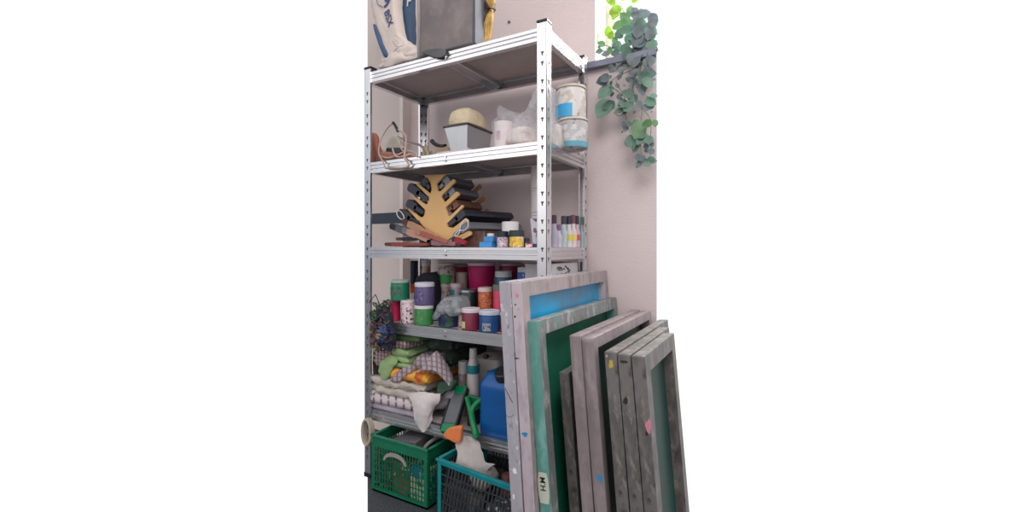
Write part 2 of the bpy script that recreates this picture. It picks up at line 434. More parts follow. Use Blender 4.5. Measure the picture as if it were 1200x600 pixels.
for zt in TIERS:
    m = MB(); m.prism([(-W_+.003, y, zt+z) for y, z in BP], (W_-.006, 0, 0)); fbm = m.build('front_beam', ZN, rack)
    c = MB(); xm = -W_/2
    c.bbox(xm-.003, xm+.003, -.0012, .004, zt-.034, zt-.008, .0008); c.bbox(xm-.006, xm+.003, -.0008, .003, zt-.034, zt-.029, .0008, mi=1)
    c.build('clip', [ZN, SLOT], fbm)
    m = MB(); m.prism([(-W_+.003, D_-y, zt+z) for y, z in BP], (W_-.006, 0, 0)); m.build('back_beam', ZN, rack)
    for s_ in (-1, 1):
        xo = -.003 if s_ > 0 else -W_+.003
        m = MB(); m.prism([(xo-s_*y, .004, zt+z) for y, z in BP], (0, D_-.008, 0)); m.build('side_beam', ZN, rack)
    m = MB(); m.prism([(xm+x, .006, zt+z) for x, z in [(-.03, -.010), (.03, -.010), (.03, -.03), (.026, -.03), (.026, -.014), (-.026, -.014), (-.026, -.03), (-.03, -.03)]], (0, D_-.012, 0))
    br = m.build('cross_brace', ZN, rack)
    c = MB(); c.bbox(xm-.034, xm+.034, D_-.03, D_-.022, zt-.04, zt-.012, .001); c.bbox(xm-.02, xm+.02, D_-.035, D_-.02, zt-.046, zt-.038, .001); c.build('bracket', ZN, br)
    m = MB(); m.box(-W_+.0265, -.0265, .0225, D_-.0225, zt-.0095, zt-.0002); m.build('shelf_board', MDF, rack)

# ------------------------------------------------------------------ printing screens leaning beside the rack
def alu(name, rgb, stains, scale=14):
    return patchy(name, rgb, stains, scale*1.6, .5, zs=.45, soft=.07, bmp=.15)
def screen(name_l, pl_t, pr_t, py_t, pl_b, y0, y1, fm_, mesh_m, bw=.045, rad=.006, parts=(), py_b=600, group=None):
    A = PY(pl_t, py_t, y0); B = PY(pl_b, py_b, y0)
    ang = math.atan2(B.x-A.x, A.z-B.z)
    x_bot = A.x+(A.z)*math.tan(ang)
    H = A.z/math.cos(ang); T = (PY(pr_t, py_t, y0).x-A.x)*math.cos(ang); L = y1-y0
    T -= .0012
    root = thing('printing_screen', (x_bot, y0, 0), name_l, 'screen frame', group)
    root.rotation_euler.y = -ang
    m = MB()
    def corner(cy, cz, r, a0):
        return [(cy+r*math.cos(a0+k*math.pi/8), cz+r*math.sin(a0+k*math.pi/8)) for k in range(5)]
    out = corner(rad, rad, rad, math.pi)+corner(L-rad, rad, rad, 1.5*math.pi)+corner(L-rad, H-rad, rad, 0)+corner(rad, H-rad, rad, .5*math.pi)
    inn = [(bw, bw)]*5+[(L-bw, bw)]*5+[(L-bw, H-bw)]*5+[(bw, H-bw)]*5
    N = len(out); b = .0016; vs = []
    for (x, ring, ins) in ((b, out, 0), (0, out, b), (0, inn, 0), (T, inn, 0), (T, out, b), (T-b, out, 0)):
        for (y, z) in ring:
            if ins:
                y = min(max(y, ins), L-ins); z = min(max(z, ins), H-ins)
            vs.append((x, y, z))
    fs = []
    for q in range(6):
        a, c = q*N, ((q+1) % 6)*N
        for k in range(N): fs.append((a+k, a+(k+1) % N, c+(k+1) % N, c+k))
    vs2 = [Vector(v_) for v_ in vs]
    m.add(vs2, fs); fr = m.build('frame', fm_, root)
    m = MB(); m.box(.001, .0022, bw*.4, L-bw*.4, bw*.4, H-bw*.4); m.box(.0005, .0025, bw*.9, L-bw*.9, bw*.9, H-bw*.9)
    m = MB(); m.box(.003, .0042, bw-.002, L-bw+.002, bw-.002, H-bw+.002)
    m.build('mesh_fabric', mesh_m, root)
    return root, ang, H, T, L
A1 = alu('alu_speckled', (172, 168, 176), [((120, 112, 124), .66), ((236, 236, 240), .68), ((90, 88, 98), .72)], 26)
A2 = alu('alu_pink_stained', (192, 180, 186), [((204, 166, 178), .68), ((172, 160, 168), .6), ((70, 60, 68), .8)], 17)
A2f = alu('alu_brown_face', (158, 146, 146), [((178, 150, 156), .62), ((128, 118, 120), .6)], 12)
A3g = alu('alu_teal_paint', (92, 150, 140), [((116, 172, 162), .58), ((80, 140, 132), .63), ((96, 92, 92), .72)], 12)
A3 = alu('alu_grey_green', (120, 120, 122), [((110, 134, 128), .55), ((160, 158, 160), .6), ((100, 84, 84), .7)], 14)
A4 = alu('alu_brown_grey', (138, 125, 127), [((122, 110, 112), .55), ((152, 140, 140), .62)], 11)
A5 = alu('alu_worn_grey', (112, 107, 104), [((90, 87, 83), .52), ((140, 133, 130), .64), ((66, 62, 60), .66)], 15)
MB_ = patchy('blue_emulsion_mesh', (0, 150, 205), [((0, 172, 226), .52), ((84, 130, 158), .6)], 3.2, .4, soft=.1)
MG = mat('green_emulsion_mesh', (28, 108, 84), .5, var=.2, scale=4)
MD = mat('dark_green_mesh', (22, 66, 58), .5, var=.2, scale=4)
s0, *_ = screen('grey speckled aluminium screen frame leaning first against the rack post', 584.5, 598, 330, 599, -.33, .44, A1, MD)
s1, an1, H1, T1, L1 = screen('pink stained aluminium screen frame with bright blue mesh', 598.5, 611, 330.5, 614.5, -.326, .452, A2, MB_, .046)
s2, an2, H2, T2, L2 = screen('screen frame with teal painted edge, taped mark and green mesh', 616.8, 630.6, 376, 633, -.30, .455, A3g, MG, .045)
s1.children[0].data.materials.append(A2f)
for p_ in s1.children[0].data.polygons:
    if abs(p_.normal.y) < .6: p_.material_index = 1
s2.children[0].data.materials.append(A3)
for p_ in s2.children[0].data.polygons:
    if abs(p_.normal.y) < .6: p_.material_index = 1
s3, *_ = screen('small low grey screen frame hidden between the teal and brown-grey frames', 655, 667, 436, 667.5, -.19, .25, A5, MD, .035)
s4, *_ = screen('brown-grey screen frame, left one of the middle pair of frames', 667, 680.5, 393, 682, -.236, .43, A4, MD, .04)
s5, an5, H5, T5, L5 = screen('brown-grey screen frame with rounded corner and dark green mesh, right of its pair', 681, 695.5, 396, 697, -.232, .455, A4, MD, .034, .014)
s6, *_ = screen('worn grey screen frame with yellow specks, left of the right-hand trio', 708, 723, 412, 722.5, -.235, .455, A5, MD, .04)
s7, *_ = screen('worn grey screen frame with dark smears, middle of the right-hand trio', 723.4, 739.3, 415, 738.5, -.235, .28, A5, MD, .04)
s8, an8, H8, T8, L8 = screen('worn grey screen frame with pink smear, rightmost of the frames', 739.8, 756, 417, 755, -.235, .17, A5, MD, .05)
# marks on the frame edges (the front edge is local y=0)
def edge_mark(root, px, py, pw, ph, m_, y0, name='paint_mark', lab=None, irregular=True, seed=0):
    p = root.matrix_basis.inverted() @ PY(px, py, y0)
    k = depth(PY(px, py, y0))/F; rr = random.Random(seed); n = 14; poly = []
    for i in range(n):
        a = 2*math.pi*i/n; q = rr.uniform(.6, 1.15) if irregular else 1/max(abs(math.cos(a)), abs(math.sin(a)))**.9
        poly.append((p.x+math.cos(a)*pw/2*k*q, -.0006, p.z+math.sin(a)*ph/2*k*q))
    mm = MB(); mm.prism(poly, (0, .0005, 0)); o = mm.build(name, m_, root)
    if lab: o['label'] = lab
    return p, k
bpy.context.view_layer.update()
BLP = mat('blue_paint_blot', (40, 140, 190), .5); PNK = mat('pink_paint_blot', (220, 140, 160), .6); BLK = mat('dark_paint_blot', (44, 38, 44), .6)
YEL = mat('yellow_paint_blot', (190, 160, 60), .6); WHB = mat('white_paint_blot', (232, 232, 238), .6)
edge_mark(s1, 615, 509, 9, 6, BLP, -.326, lab='blue paint splash', seed=1); edge_mark(s1, 604, 357, 2.2, 2.2, BLK, -.326, seed=2)
edge_mark(s1, 603.5, 371, 3, 3, BLK, -.326, seed=3); edge_mark(s1, 608, 362, 3, 2.5, PNK, -.326, seed=4); edge_mark(s1, 604, 420, 12, 1.8, BLK, -.326, seed=5)
edge_mark(s1, 606, 346, 4.5, 6, PNK, -.326, seed=6)
edge_mark(s0, 603, 552, 7, 9, WHB, -.33, seed=7); edge_mark(s0, 602, 582, 3, 8, WHB, -.33, seed=8); edge_mark(s0, 606, 525, 2, 5, WHB, -.33, seed=9)
edge_mark(s5, 703, 560, 8, 9, BLP, -.232, lab='round blue paint blot', seed=10)
edge_mark(s6, 716, 427, 6, 12, YEL, -.235, lab='yellow paint specks', seed=11); edge_mark(s6, 711, 417, 3, 4, PNK, -.235, seed=12)
edge_mark(s7, 733, 470, 7, 10, BLK, -.235, seed=13); edge_mark(s8, 760, 500, 8, 18, PNK, -.235, seed=14); edge_mark(s8, 758, 508, 3, 7, BLK, -.235, seed=15)
edge_mark(s7, 731, 424, 12, 4, BLK, -.235, seed=16)
edge_mark(s3, 659, 491, 3, 3, BLK, -.19, seed=17)
p, k = edge_mark(s2, 637, 572, 14, 36, mat('masking_tape', (196, 200, 184), .7, var=.04), -.30, 'tape_label', 'pale tape with handwriting', False)
text_mesh('H.M', 9.5*k, BLK, Matrix.Translation((p.x, -.0013, p.z+.012)) @ Matrix.Rotation(R(90), 4, 'X') @ Matrix.Rotation(R(90), 4, 'Z'), s2, 'handwriting', bold=.0003)
# scratch lines on the first frame
m = MB(); B0 = s0.matrix_basis.inverted()
m.tube([B0 @ PY(592, 455, -.3303), B0 @ PY(596, 463, -.3303), B0 @ PY(601, 472, -.3303)], .0008, 5)
m.tube(cr([B0 @ PY(593, 486, -.3303), B0 @ PY(597, 489, -.3303), B0 @ PY(602, 486, -.3303)], 4), .0006, 5); m.build('scratch', BLK, s0)

# ------------------------------------------------------------------ generic jars
def jar(name, label, cat, pl, pr, pt, Y, z0, body, lid=None, lidh=.16, lidr=1.03, label_m=None, lab_arc=(-200, -40), lab_z=(.2, .75), group=None,
        taper=1.0, neck=0, seg=28, ztop=None, lab_label=None):
    pc = (pl+pr)/2; c = PY(pc, pt, Y); t = depth(c); r = (pr-pl)/2/F*t/lidr
    z1 = ztop if ztop else c.z; H = z1-z0
    root = thing(name, (c.x, Y, z0), label, cat, group)
    hl = H*lidh if lid else 0; hb = H-hl
    m = MB(); rb = r*taper; e = min(.003, r*.1)
    if neck: prof = [(rb-e, 0), (rb, e), (r, hb*.55), (r*.97, hb*.66), (r*neck, hb*.82), (r*neck, hb)]
    else: prof = [(rb-e, 0), (rb, e), (r-.0005, hb-e*1.4), (r*.93, hb)]
    if not lid: prof = [(rb-e, 0), (rb, e), (r-.0005, hb-e), (r, hb), (r*.93, hb), (r*.90, hb*.86)]
    m.lathe(prof, seg=seg); m.build('body', body, root)
    if lid:
        lr = r*lidr*(neck*1.06 if neck else 1)
        m = MB(); m.lathe([(lr-.001, hb), (lr, hb+.001), (lr, H-.002), (lr-.002, H), (lr-.004, H), (lr-.005, H-.0015)], seg=seg); m.build('lid', lid, root)
    if label_m:
        m = MB(); vs = []; n = 14; za, zb = hb*lab_z[0], hb*lab_z[1]
        if neck: zb = min(zb, hb*.55)
        ra = lambda z: (rb+(r-rb)*min(1, z/(hb*.55 if neck else hb)))+.0008
        for i in range(n+1):
            a = R(lab_arc[0]+(lab_arc[1]-lab_arc[0])*i/n)
            for z in (za, zb):
                for q in (0, -.0012): vs.append(((ra(z)+q)*math.cos(a), (ra(z)+q)*math.sin(a), z))
        fs = []
        for i in range(n):
            a = i*4; b = a+4; fs += [(a, b, b+2, a+2), (a+1, a+3, b+3, b+1), (a+2, b+2, b+3, a+3), (a, a+1, b+1, b)]
        fs += [(0, 2, 3, 1), (n*4, n*4+1, n*4+3, n*4+2)]
        m.add(vs, fs, 0, True); lo = m.build('label', label_m, root)
        if lab_label: lo['label'] = lab_label
    return z1
def C(n, rgb, rough=.4, var=.08): return mat(n, rgb, rough, var=var, scale=20)
def LB(n, base, *cols, s=60): return patchy(n, base, [(c, .57+.03*i) for i, c in enumerate(cols)], s*1.5, .45, soft=.03)
Z4 = .7185; Z5 = .3125; Z3 = 1.0505; Z2 = 1.4375; Z1 = 1.8505
G = 'paint and ink pots crowded on the fourth shelf'
# front row, left to right
z = jar('paint_pot', 'magenta-red pot under the green tub at the left end', 'pot', 455.5, 469.5, 351.5, .050, Z4, C('magenta_red', (205, 40, 92)), None, group=G)
jar('paint_tub', 'green tub with grey lid standing on the magenta pot at the left end', 'tub', 457.5, 480, 328, .052, z+.0005, C('tub_green', (24, 116, 86)), C('lid_grey_green', (168, 186, 178)), .13, 1.03,
    LB('tub_print', (28, 118, 88), (70, 50, 70), (150, 60, 90), s=42), (-170, -40), (.3, .8), group=G)
jar('paint_pot', 'pale pink pot with dark specks right of the magenta pot', 'pot', 470, 488, 351.5, .038, Z4, LB('pale_pink_speckled', (224, 200, 206), (60, 50, 70), s=55), C('lid_pale', (226, 212, 216)), .13, 1.0, group=G)
jar('ink_bottle', 'narrow white bottle with an orange band behind the purple jar', 'bottle', 480.5, 488, 333, .14, Z4, C('bottle_white', (214, 206, 208)), C('orange_cap', (226, 92, 44)), .25, 1.0, group=G)
z = jar('paint_jar', 'green jar with white lid and leafy label under the purple jar', 'jar', 485.5, 508, 357.3, .034, Z4, C('jar_green', (56, 132, 70)), WHITE, .17, 1.02,
        LB('green_leaf_label', (66, 138, 78), (120, 140, 90), (40, 100, 56), s=50), (-150, -50), (.15, .85), group=G)
jar('paint_jar', 'purple jar with white lid stacked on the green jar', 'jar', 486, 509, 331, .036, z+.0005, C('jar_purple', (86, 78, 118)), C('lid_lilac', (216, 210, 226)), .18, 1.02,
    LB('purple_print', (88, 76, 130), (130, 120, 160), (60, 54, 96), s=60), (-170, -60), (.2, .8), group=G)
# bottom layer behind carries the upper layer
jar('paint_jar', 'cream and brown patterned jar half hidden left of the dark red jar', 'jar', 533, 551, 362, .085, Z4, LB('cream_brown_print', (206, 192, 184), (110, 60, 50), (170, 140, 90), s=50), WHITE, .16, 1.02, group=G)
jar('paint_jar', 'dark red jar with white lid and small yellow tag at the shelf edge', 'jar', 541, 563, 361, .032, Z4, C('dark_red', (126, 36, 62)), C('lid_rose', (228, 214, 220)), .19, 1.03,
    mat('yellow_tag', (226, 206, 140), .6, var=.12, scale=90), (-137, -95), (.12, .5), group=G, lab_label='small yellow paper tag')
jar('paint_jar', 'blue jar with white lid and picture tag beside the leaning frames', 'jar', 561, 586, 363.5, .034, Z4, C('jar_blue', (26, 76, 132)), C('lid_blue_white', (206, 216, 232)), .19, 1.03,
    LB('picture_tag', (150, 160, 170), (30, 30, 40), s=70), (-100, -50), (.1, .55), group=G, lab_label='grey picture tag')
jar('paint_jar', 'red jar behind the screen frame, right of the blue jar', 'jar', 586, 602, 366, .05, Z4, C('plain_red', (150, 44, 58)), WHITE, .15, group=G)
# second row: lower jars (mostly hidden) and upper jars
z = jar('paint_jar', 'lower grey-lidded jar carrying the dark green jar', 'jar', 538, 559, 363, .135, Z4, C('grey_body', (110, 104, 112)), C('lid_grey', (170, 168, 176)), .16, group=G)
jar('ink_jar', 'dark green glass jar with silver metal lid in the middle of the shelf', 'jar', 537.5, 559, 339, .135, z+.0005, C('dark_green_ink', (28, 52, 48), .2), zinc('lid_metal', (200, 200, 205), .25), .13, 1.02, group=G)
z = jar('paint_jar', 'lower pot beneath the orange jar, mostly hidden', 'jar', 560, 577, 366, .13, Z4, C('red_brown_body', (150, 60, 50)), WHITE, .16, group=G)
jar('paint_jar', 'orange-brown jar with pink-white lid above the red and blue jars', 'jar', 560, 577.5, 336.5, .13, z+.0005, LB('orange_print', (196, 104, 62), (222, 150, 130), (150, 60, 40), s=48), C('lid_peach', (236, 214, 206)), .17, 1.03, group=G)
z = jar('paint_jar', 'lower pot beneath the pink-red jar, mostly hidden', 'jar', 577.5, 594, 366, .12, Z4, C('teal_body', (60, 110, 110)), WHITE, .16, group=G)
jar('paint_jar', 'pink-red jar with grey-green lid beside the screen frame', 'jar', 577.5, 594, 333, .12, z+.0005, C('pink_red', (206, 62, 92)), C('lid_moss', (110, 120, 108)), .2, 1.02, group=G)
# third row
z = jar('paint_pot', 'bottom pot of the stack behind the plastic bag', 'pot', 512, 531, 357, .20, Z4, C('grey_body2', (130, 126, 126)), WHITE, .12, group=G)
z = jar('paint_pot', 'white pot with pink spotted label in the stack behind the bag', 'pot', 512, 531, 332, .20, z+.0005, LB('white_pink_label', (198, 190, 184), (190, 60, 90), (150, 40, 70), s=55), C('lid_cream', (214, 206, 196)), .16, group=G)
jar('paint_pot', 'white pot with green band on top of the stack', 'pot', 512.5, 533.5, 308, .20, z+.0005, LB('brown_white_top', (168, 156, 150), (90, 74, 74), s=40), C('lid_grey_cream', (190, 184, 178)), .12, 1.02,
    C('band_green', (44, 134, 70)), (-200, -20), (.05, .5), group=G, lab_label='green band')
z = jar('paint_jar', 'lower jar under the teal-labelled jar', 'jar', 528, 541, 354, .17, Z4, C('grey_body3', (120, 110, 116)), WHITE, .15, group=G)
z = jar('paint_jar', 'small jar with teal label and pink-white lid behind the dark green jar', 'jar', 527.5, 542, 332, .17, z+.0005, C('mauve_white', (190, 168, 176)), C('lid_pinkish', (224, 206, 208)), .2, 1.02,
        C('teal_label', (52, 140, 150)), (-160, -70), (.05, .85), group=G, lab_label='teal label')
z = jar('bucket', 'lower pink bucket standing behind the jars', 'bucket', 552, 581, 344, .26, Z4, C('bucket_rose', (170, 60, 100)), None, 0, 1, taper=.86, group=G)
jar('bucket', 'large magenta bucket with white rim standing above the jars', 'bucket', 547.5, 581, 307.5, .26, z+.0005, C('bucket_magenta', (188, 32, 100)), C('rim_pink_white', (222, 196, 204)), .1, 1.03, taper=.82, group=G)
z = jar('cup', 'beige paper cup, lower one of two nested high behind the middle jars', 'cup', 535, 549, 344, .26, Z4, C('cup_grey', (150, 142, 138)), None, group=G)
z = jar('cup', 'beige cup standing between the green banded pot and the magenta bucket', 'cup', 534, 548, 319, .26, z+.0005, C('cup_beige', (196, 186, 176)), None, taper=.9, group=G)
z = jar('paint_jar', 'lower jar supporting the blue jar by the bucket', 'jar', 580, 600, 341, .20, Z4, C('grey_body4', (116, 112, 122)), WHITE, .1, group=G)
jar('paint_jar', 'blue-grey jar with white lid right of the magenta bucket', 'jar', 580, 600, 317.5, .20, z+.0005, C('jar_steel_blue', (60, 106, 130)), C('lid_white_blue', (206, 208, 214)), .3, 1.03, group=G)
z = jar('bucket', 'lower dark red bucket at the back right of the shelf', 'bucket', 585, 612, 344, .33, Z4, C('bucket_darkred', (120, 30, 60)), None, taper=.85, group=G)
jar('bucket', 'dark crimson bucket with pale rim at the back of the shelf', 'bucket', 584, 612, 308, .33, z+.0005, C('bucket_crimson', (140, 34, 72)), C('rim_mauve', (180, 150, 160)), .1, 1.03, taper=.85, group=G)
z = jar('bucket', 'lower grey bucket behind the beige cup', 'bucket', 530, 556, 348, .335, Z4, C('bucket_grey', (120, 104, 110)), None, taper=.85, group=G)
jar('bucket', 'dark red bucket with grey rim behind the beige cup', 'bucket', 528, 552, 309, .335, z+.0005, C('bucket_burgundy', (150, 34, 66)), C('rim_grey', (160, 148, 150)), .1, 1.03, taper=.85, group=G)
jar('tall_bottle', 'tall dark blue-black bottle at the back left of the jars', 'bottle', 480.5, 490, 305.5, .30, Z4, C('bottle_navy', (26, 34, 46), .3), None, 0, 1, neck=.8, group=G)
jar('tall_bottle', 'tall pale bottle with orange-pink print behind the black bundle', 'bottle', 493, 506, 304.5, .32, Z4, LB('pink_orange_print', (190, 166, 158), (206, 110, 80), (226, 190, 120), s=40), WHITE, .12, 1, neck=.8, group=G)
# black bundle
o = PY(497, 350, .16); m = puff([(484, 336), (486, 325), (494, 320), (504, 320), (509, 328), (510, 358), (507, 384), (486, 384), (483, 360)], .12, .22, .1, .006, 30, 3)
tag(m.build('black_bundle', mat('black_fabric', (34, 36, 46), .9, bmp=.3)), 'black fabric bundle stuffed behind the purple jar', 'bundle')
# plastic bag on a dark blue tub
root = thing('food_tub', (PY(525, 380, .045).x, .055, Z4), 'dark blue and green tub half covered by a clear bag', 'tub', G)
m = MB(); m.lathe([(.042, 0), (.046, .004), (.048, .030), (.049, .034), (.047, .052)], seg=28); m.build('body', patchy('tub_blue_green', (38, 46, 92), [((54, 90, 60), .5)], 16), root)
m = MB(); m.lathe([(.048, .050), (.050, .052), (.050, .058), (.048, .060)], seg=28); m.build('lid', C('tub_lid_dark', (70, 86, 80)), root)
m = puff([(504, 374), (508, 364), (513, 354), (518, 349), (527, 348), (533, 350), (536, 358), (537, 368), (530, 371), (522, 369), (514, 371), (509, 376)], -.004, .10, .1, .005, 40, 5)
tag(m.build('plastic_bag', plastic_film('bag_film_grey', (176, 180, 186), .52)), 'crumpled clear plastic bag draped over the dark blue tub', 'bag')
# boxes standing behind the frames
BXB = patchy('blue_pack_print', (20, 96, 170), [((214, 222, 230), .62), ((210, 200, 60), .68)], 30, .4)
a = PY(606, 313, .17); b_ = PY(633, 312, .17)
root = thing('detergent_box', (a.x, .17, Z4), 'blue and white printed carton seen behind the rack post', 'box')
Wb = .118; m = MB(); m.bbox(0, Wb, 0, .07, 0, a.z-Z4-.022, .002); m.build('carton', BXB, root)
m = MB(); m.bbox(0.001, Wb-.001, 0.001, .069, a.z-Z4-.022, a.z-Z4, .002); m.build('lid', patchy('white_blue_print', (206, 210, 216), [((50, 100, 160), .6)], 40), root)
q1 = PX(651, 310, -.012); root = thing('white_carton', (-.145, .10, Z4), 'white carton with black brush writing at the right end of the shelf', 'box')
ztp = CZ-(18.0/F)*depth((-.012, .25, 0)); m = MB(); m.bbox(0, .118, 0, .262, 0, ztp-Z4, .002); m.build('carton', C('carton_white', (206, 200, 202), .7, .04), root)
m = MB()
rr = random.Random(5)
for i in range(24):
    y = .04+rr.random()*.13; zz = ztp-Z4-.012-rr.random()*.045
    m.tube(cr([(.1182, y, zz), (.1182, y+.01+rr.random()*.01, zz-.012+rr.random()*.02), (.1182, y+.022, zz-.004)], 4), .0022, 5)
m.build('brush_mark', BLK, root)

# ------------------------------------------------------------------ third shelf
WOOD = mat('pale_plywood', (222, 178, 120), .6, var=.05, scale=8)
SQB = mat('squeegee_blade', (44, 46, 58), .4, var=.2, scale=30)
SQH = mat('squeegee_wood', (116, 78, 60), .6, var=.2, scale=20)
SQG = mat('squeegee_aluminium', (120, 122, 130), .4, .3)
# tree-shaped squeegee holder: two panels joined by bars
def tree_outline():
    # (px,py) measured on the front panel
    return [(496, 205), (522, 204), (511.5, 215.5), (513, 224), (516, 224), (531, 209.5), (533, 211), (532.5, 214), (518, 228.5), (517, 231.5), (521, 237.5), (534.5, 224.5), (537.5, 225.5), (537.5, 229),
            (523, 242), (522, 244.5), (524.5, 252.5), (527, 253.5), (541, 240), (542.5, 241.5), (542, 243.5), (529, 257), (523.5, 262), (524.5, 266), (531, 267), (545, 256), (548, 257.5), (548, 261), (533, 274), (531, 279), (549, 270.5), (552, 272), (551.5, 275.5), (534, 285),
            (522, 283), (512, 277), (500, 270), (493, 262), (478, 246), (479, 243.5), (493, 255), (496.5, 253.5), (498, 246), (484, 232), (484.5, 229), (499, 240), (501, 238.5), (502.5, 231), (488, 217), (489, 214), (504, 227), (505.5, 223), (504.5, 215)]
TY = .10
ol = tree_outline(); c0 = PY(514, 282, TY)
holder = thing('squeegee_holder', (c0.x, TY, Z3), 'pale wooden tree-shaped holder with notched arms, dark squeegees slotted in', 'rack')
pl = [PY(x, y, TY)-Vector((c0.x, TY, Z3)) for x, y in ol]
mn = min(p.z for p in pl); 
for p in pl: p.z = max(p.z, .004)
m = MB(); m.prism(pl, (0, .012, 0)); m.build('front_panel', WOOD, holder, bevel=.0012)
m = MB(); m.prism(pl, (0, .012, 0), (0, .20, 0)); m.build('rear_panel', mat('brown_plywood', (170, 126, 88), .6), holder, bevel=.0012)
fz = min(p.z for p in pl)
m = MB(); m.bbox(-.03, .035, .0, .212, 0, .012, .002); m.bbox(-.012, .012, .012, .2, .06, .08, .002); m.build('base_board', WOOD, holder)
# squeegees: each a wooden/alu handle with a blade, lying through the notches, running to the back
def squeegee(label, pa, pb, w_px, Y0, Y1, hm, bm_, flip=1, dxy=0.0):
    """cross-section runs from pa to pb (px) at Y0; the body runs from Y0 to Y1"""
    A = PY(*pa, Y0); B = PY(*pb, Y0); d = (B-A); L = d.length; u = d.normalized(); n = Vector((-u.z, 0, u.x))*flip; h = w_px/F*depth(A)/2
    o = A.copy(); root = thing('squeegee', o, label, 'squeegee', 'squeegees slotted into the wooden tree holder')
    sh = Vector((dxy, Y1-Y0, 0))
    s_ = .45
    prof = [u*0+n*h*.55, u*L*.06+n*h, u*L*.5+n*h, u*L*s_*1.25+n*h*.55, u*L*s_*1.25-n*h*.55, u*L*.5-n*h, u*L*.06-n*h, u*0-n*h*.55]
    m = MB(); m.prism(prof, sh); m.build('handle', hm, root)
    prof = [u*L*s_+n*h*.5, u*L*.93+n*h*.5, u*L-n*h*.05, u*L*.93-n*h*.5, u*L*s_-n*h*.5]
    m = MB(); m.prism(prof, sh); m.build('blade', bm_, root)
squeegee('dark squeegee in the top left notch', (496, 210), (503, 221), 8, .09, .28, SQB, SQB)
squeegee('dark blue squeegee in the second left notch', (478, 218), (501, 234), 10, .09, .27, SQB, SQB)
squeegee('dark blue squeegee in the third left notch', (476.5, 237), (496, 249.5), 9.5, .09, .27, SQB, SQB)
squeegee('charcoal squeegee in the lowest left notch, behind the white loops', (466, 249), (491, 262.5), 11, .09, .29, mat('charcoal_wood', (70, 68, 74), .6), SQB)
squeegee('grey squeegee in the top right notch', (526, 209), (514, 221), 9, .112, .30, SQG, SQG)
squeegee('grey squeegee with dark blade in the second right notch', (532, 222), (519, 233), 9, .112, .30, SQG, SQB)
squeegee('brown squeegee in the third right notch', (536, 237), (524, 247), 9.5, .112, .30, SQH, SQH)
squeegee('long black squeegee in the fourth right notch, running far back', (544, 248), (526, 264), 9, .095, .36, SQB, SQB, dxy=.085)
squeegee('long grey squeegee in the lowest right notch', (549, 263), (531, 276), 9, .095, .36, SQG, SQG, dxy=.11)
# dark ruler board at left
a = PY(434, 250, .28); b2 = PY(480, 262, .28)
m = MB(); m.bbox(a.x-.0, b2.x+.07, .28, .30, PY(450, 262, .28).z, PY(450, 249.5, .28).z, .002)
tag(m.build('dark_board', mat('dark_slate_board', (52, 62, 78), .5)), 'long dark slate-grey board held level behind the squeegees at left', 'board')
m = MB(); zb_ = PY(450, 262, .28).z
for x in (-.84, -.60): m.bbox(x, x+.03, .27, .31, Z3, zb_, .002)
tag(m.build('support_block', DARK), 'dark blocks under the slate-grey board', 'block')
# loose flat tools under the holder: scissors (white loops), brushes, red handles
def loopring(pts, Y, r=.0016): return cr([PY(x, y, Y) for x, y in pts], 5, True)
def scissors(label, l1, l2, tip, Y, bladecol):
    o = PY(*l1[0], Y); root = thing('scissors', o, label, 'scissors')
    m = MB()
    for l in (l1, l2): m.tube([p-o for p in loopring(l, Y)], .0019, 7, closed=True)
    m.build('handle_loop', C('white_handle', (226, 224, 228)), root)
    e = PY(*tip, Y+.02); s_ = PY(*l2[len(l2)//2], Y)
    d = (e-s_); nrm = Vector((0, 0, 1)); m = MB()
    for k in (-1, 1):
        m.prism([s_-o+nrm*.002*k, s_-o+d*.5+nrm*(.006*k+.001), e-o, s_-o+d*.5-nrm*.001*k], (0, .0015, 0))
    m.build('blade', bladecol, root)
scissors('white-looped scissors leaning at the left foot of the wooden holder', [(465, 248), (468, 247), (472, 251), (473.5, 256), (470, 257), (466, 253)], [(473, 256), (476, 259), (477.5, 263), (475, 263.5), (472.5, 260)], (492, 274), .075, SQG)
scissors('white-looped scissors leaning at the right foot of the wooden holder', [(545.5, 256.5), (548.5, 260), (548, 266), (543, 270), (539, 269), (540.5, 262)], [(539, 270), (537.5, 274), (534.5, 277), (533, 275.5), (535.5, 271.5)], (524, 282), .07, SQG)
RED = mat('red_handle', (132, 62, 56), .5); TAN = mat('tan_wood_handle', (176, 134, 110), .6); BRN = mat('dark_brown_wood', (80, 56, 50), .6); MAU = mat('mauve_handle', (140, 100, 106), .5)
def flat(name, label, cat, p0, p1, h_px, Y0, Y1, m_, tip=None, zbase=None, grp='brushes and tool handles lying under the wooden holder'):
    A = PY(*p0, Y0); B = PY(*p1, Y1); d = B-A; h = h_px/F*depth(A)/2
    root = thing(name, A, label, cat, grp); u = d.normalized(); n = Vector((-u.z, 0, u.x)).normalized(); L = d.length
    prof = [n*h*.8, u*L*.06+n*h*.95, u*L*.35+n*h, u*L*.45+n*h*.72, u*L*.95+n*h*.7, u*L+n*h*.4, u*L-n*h*.4, u*L*.95-n*h*.7, u*L*.45-n*h*.72, u*L*.35-n*h, u*L*.06-n*h*.95, -n*h*.8]
    m = MB(); m.prism(prof, (0.0, .022, 0)); m.build('handle', m_, root, bevel=.0015)
    if tip:
        m = MB(); m.prism([n*h*.9, -n*h*.9, -u*L*.16-n*h*.8, -u*L*.2+n*h*.1, -u*L*.16+n*h*.8], (0.0, .022, 0)); m.build('head', tip, root)
flat('paintbrush', 'long flat red-banded brush lying at the shelf front, dark tip to the left', 'brush', (458, 286.3), (500, 286.5), 5, .03, .03, RED, BRN)
flat('paintbrush', 'dark brown brush lying behind the red-banded brush', 'brush', (478, 287), (540, 287.2), 5, .06, .06, mat('dark_plum', (66, 44, 52), .5), DARK)
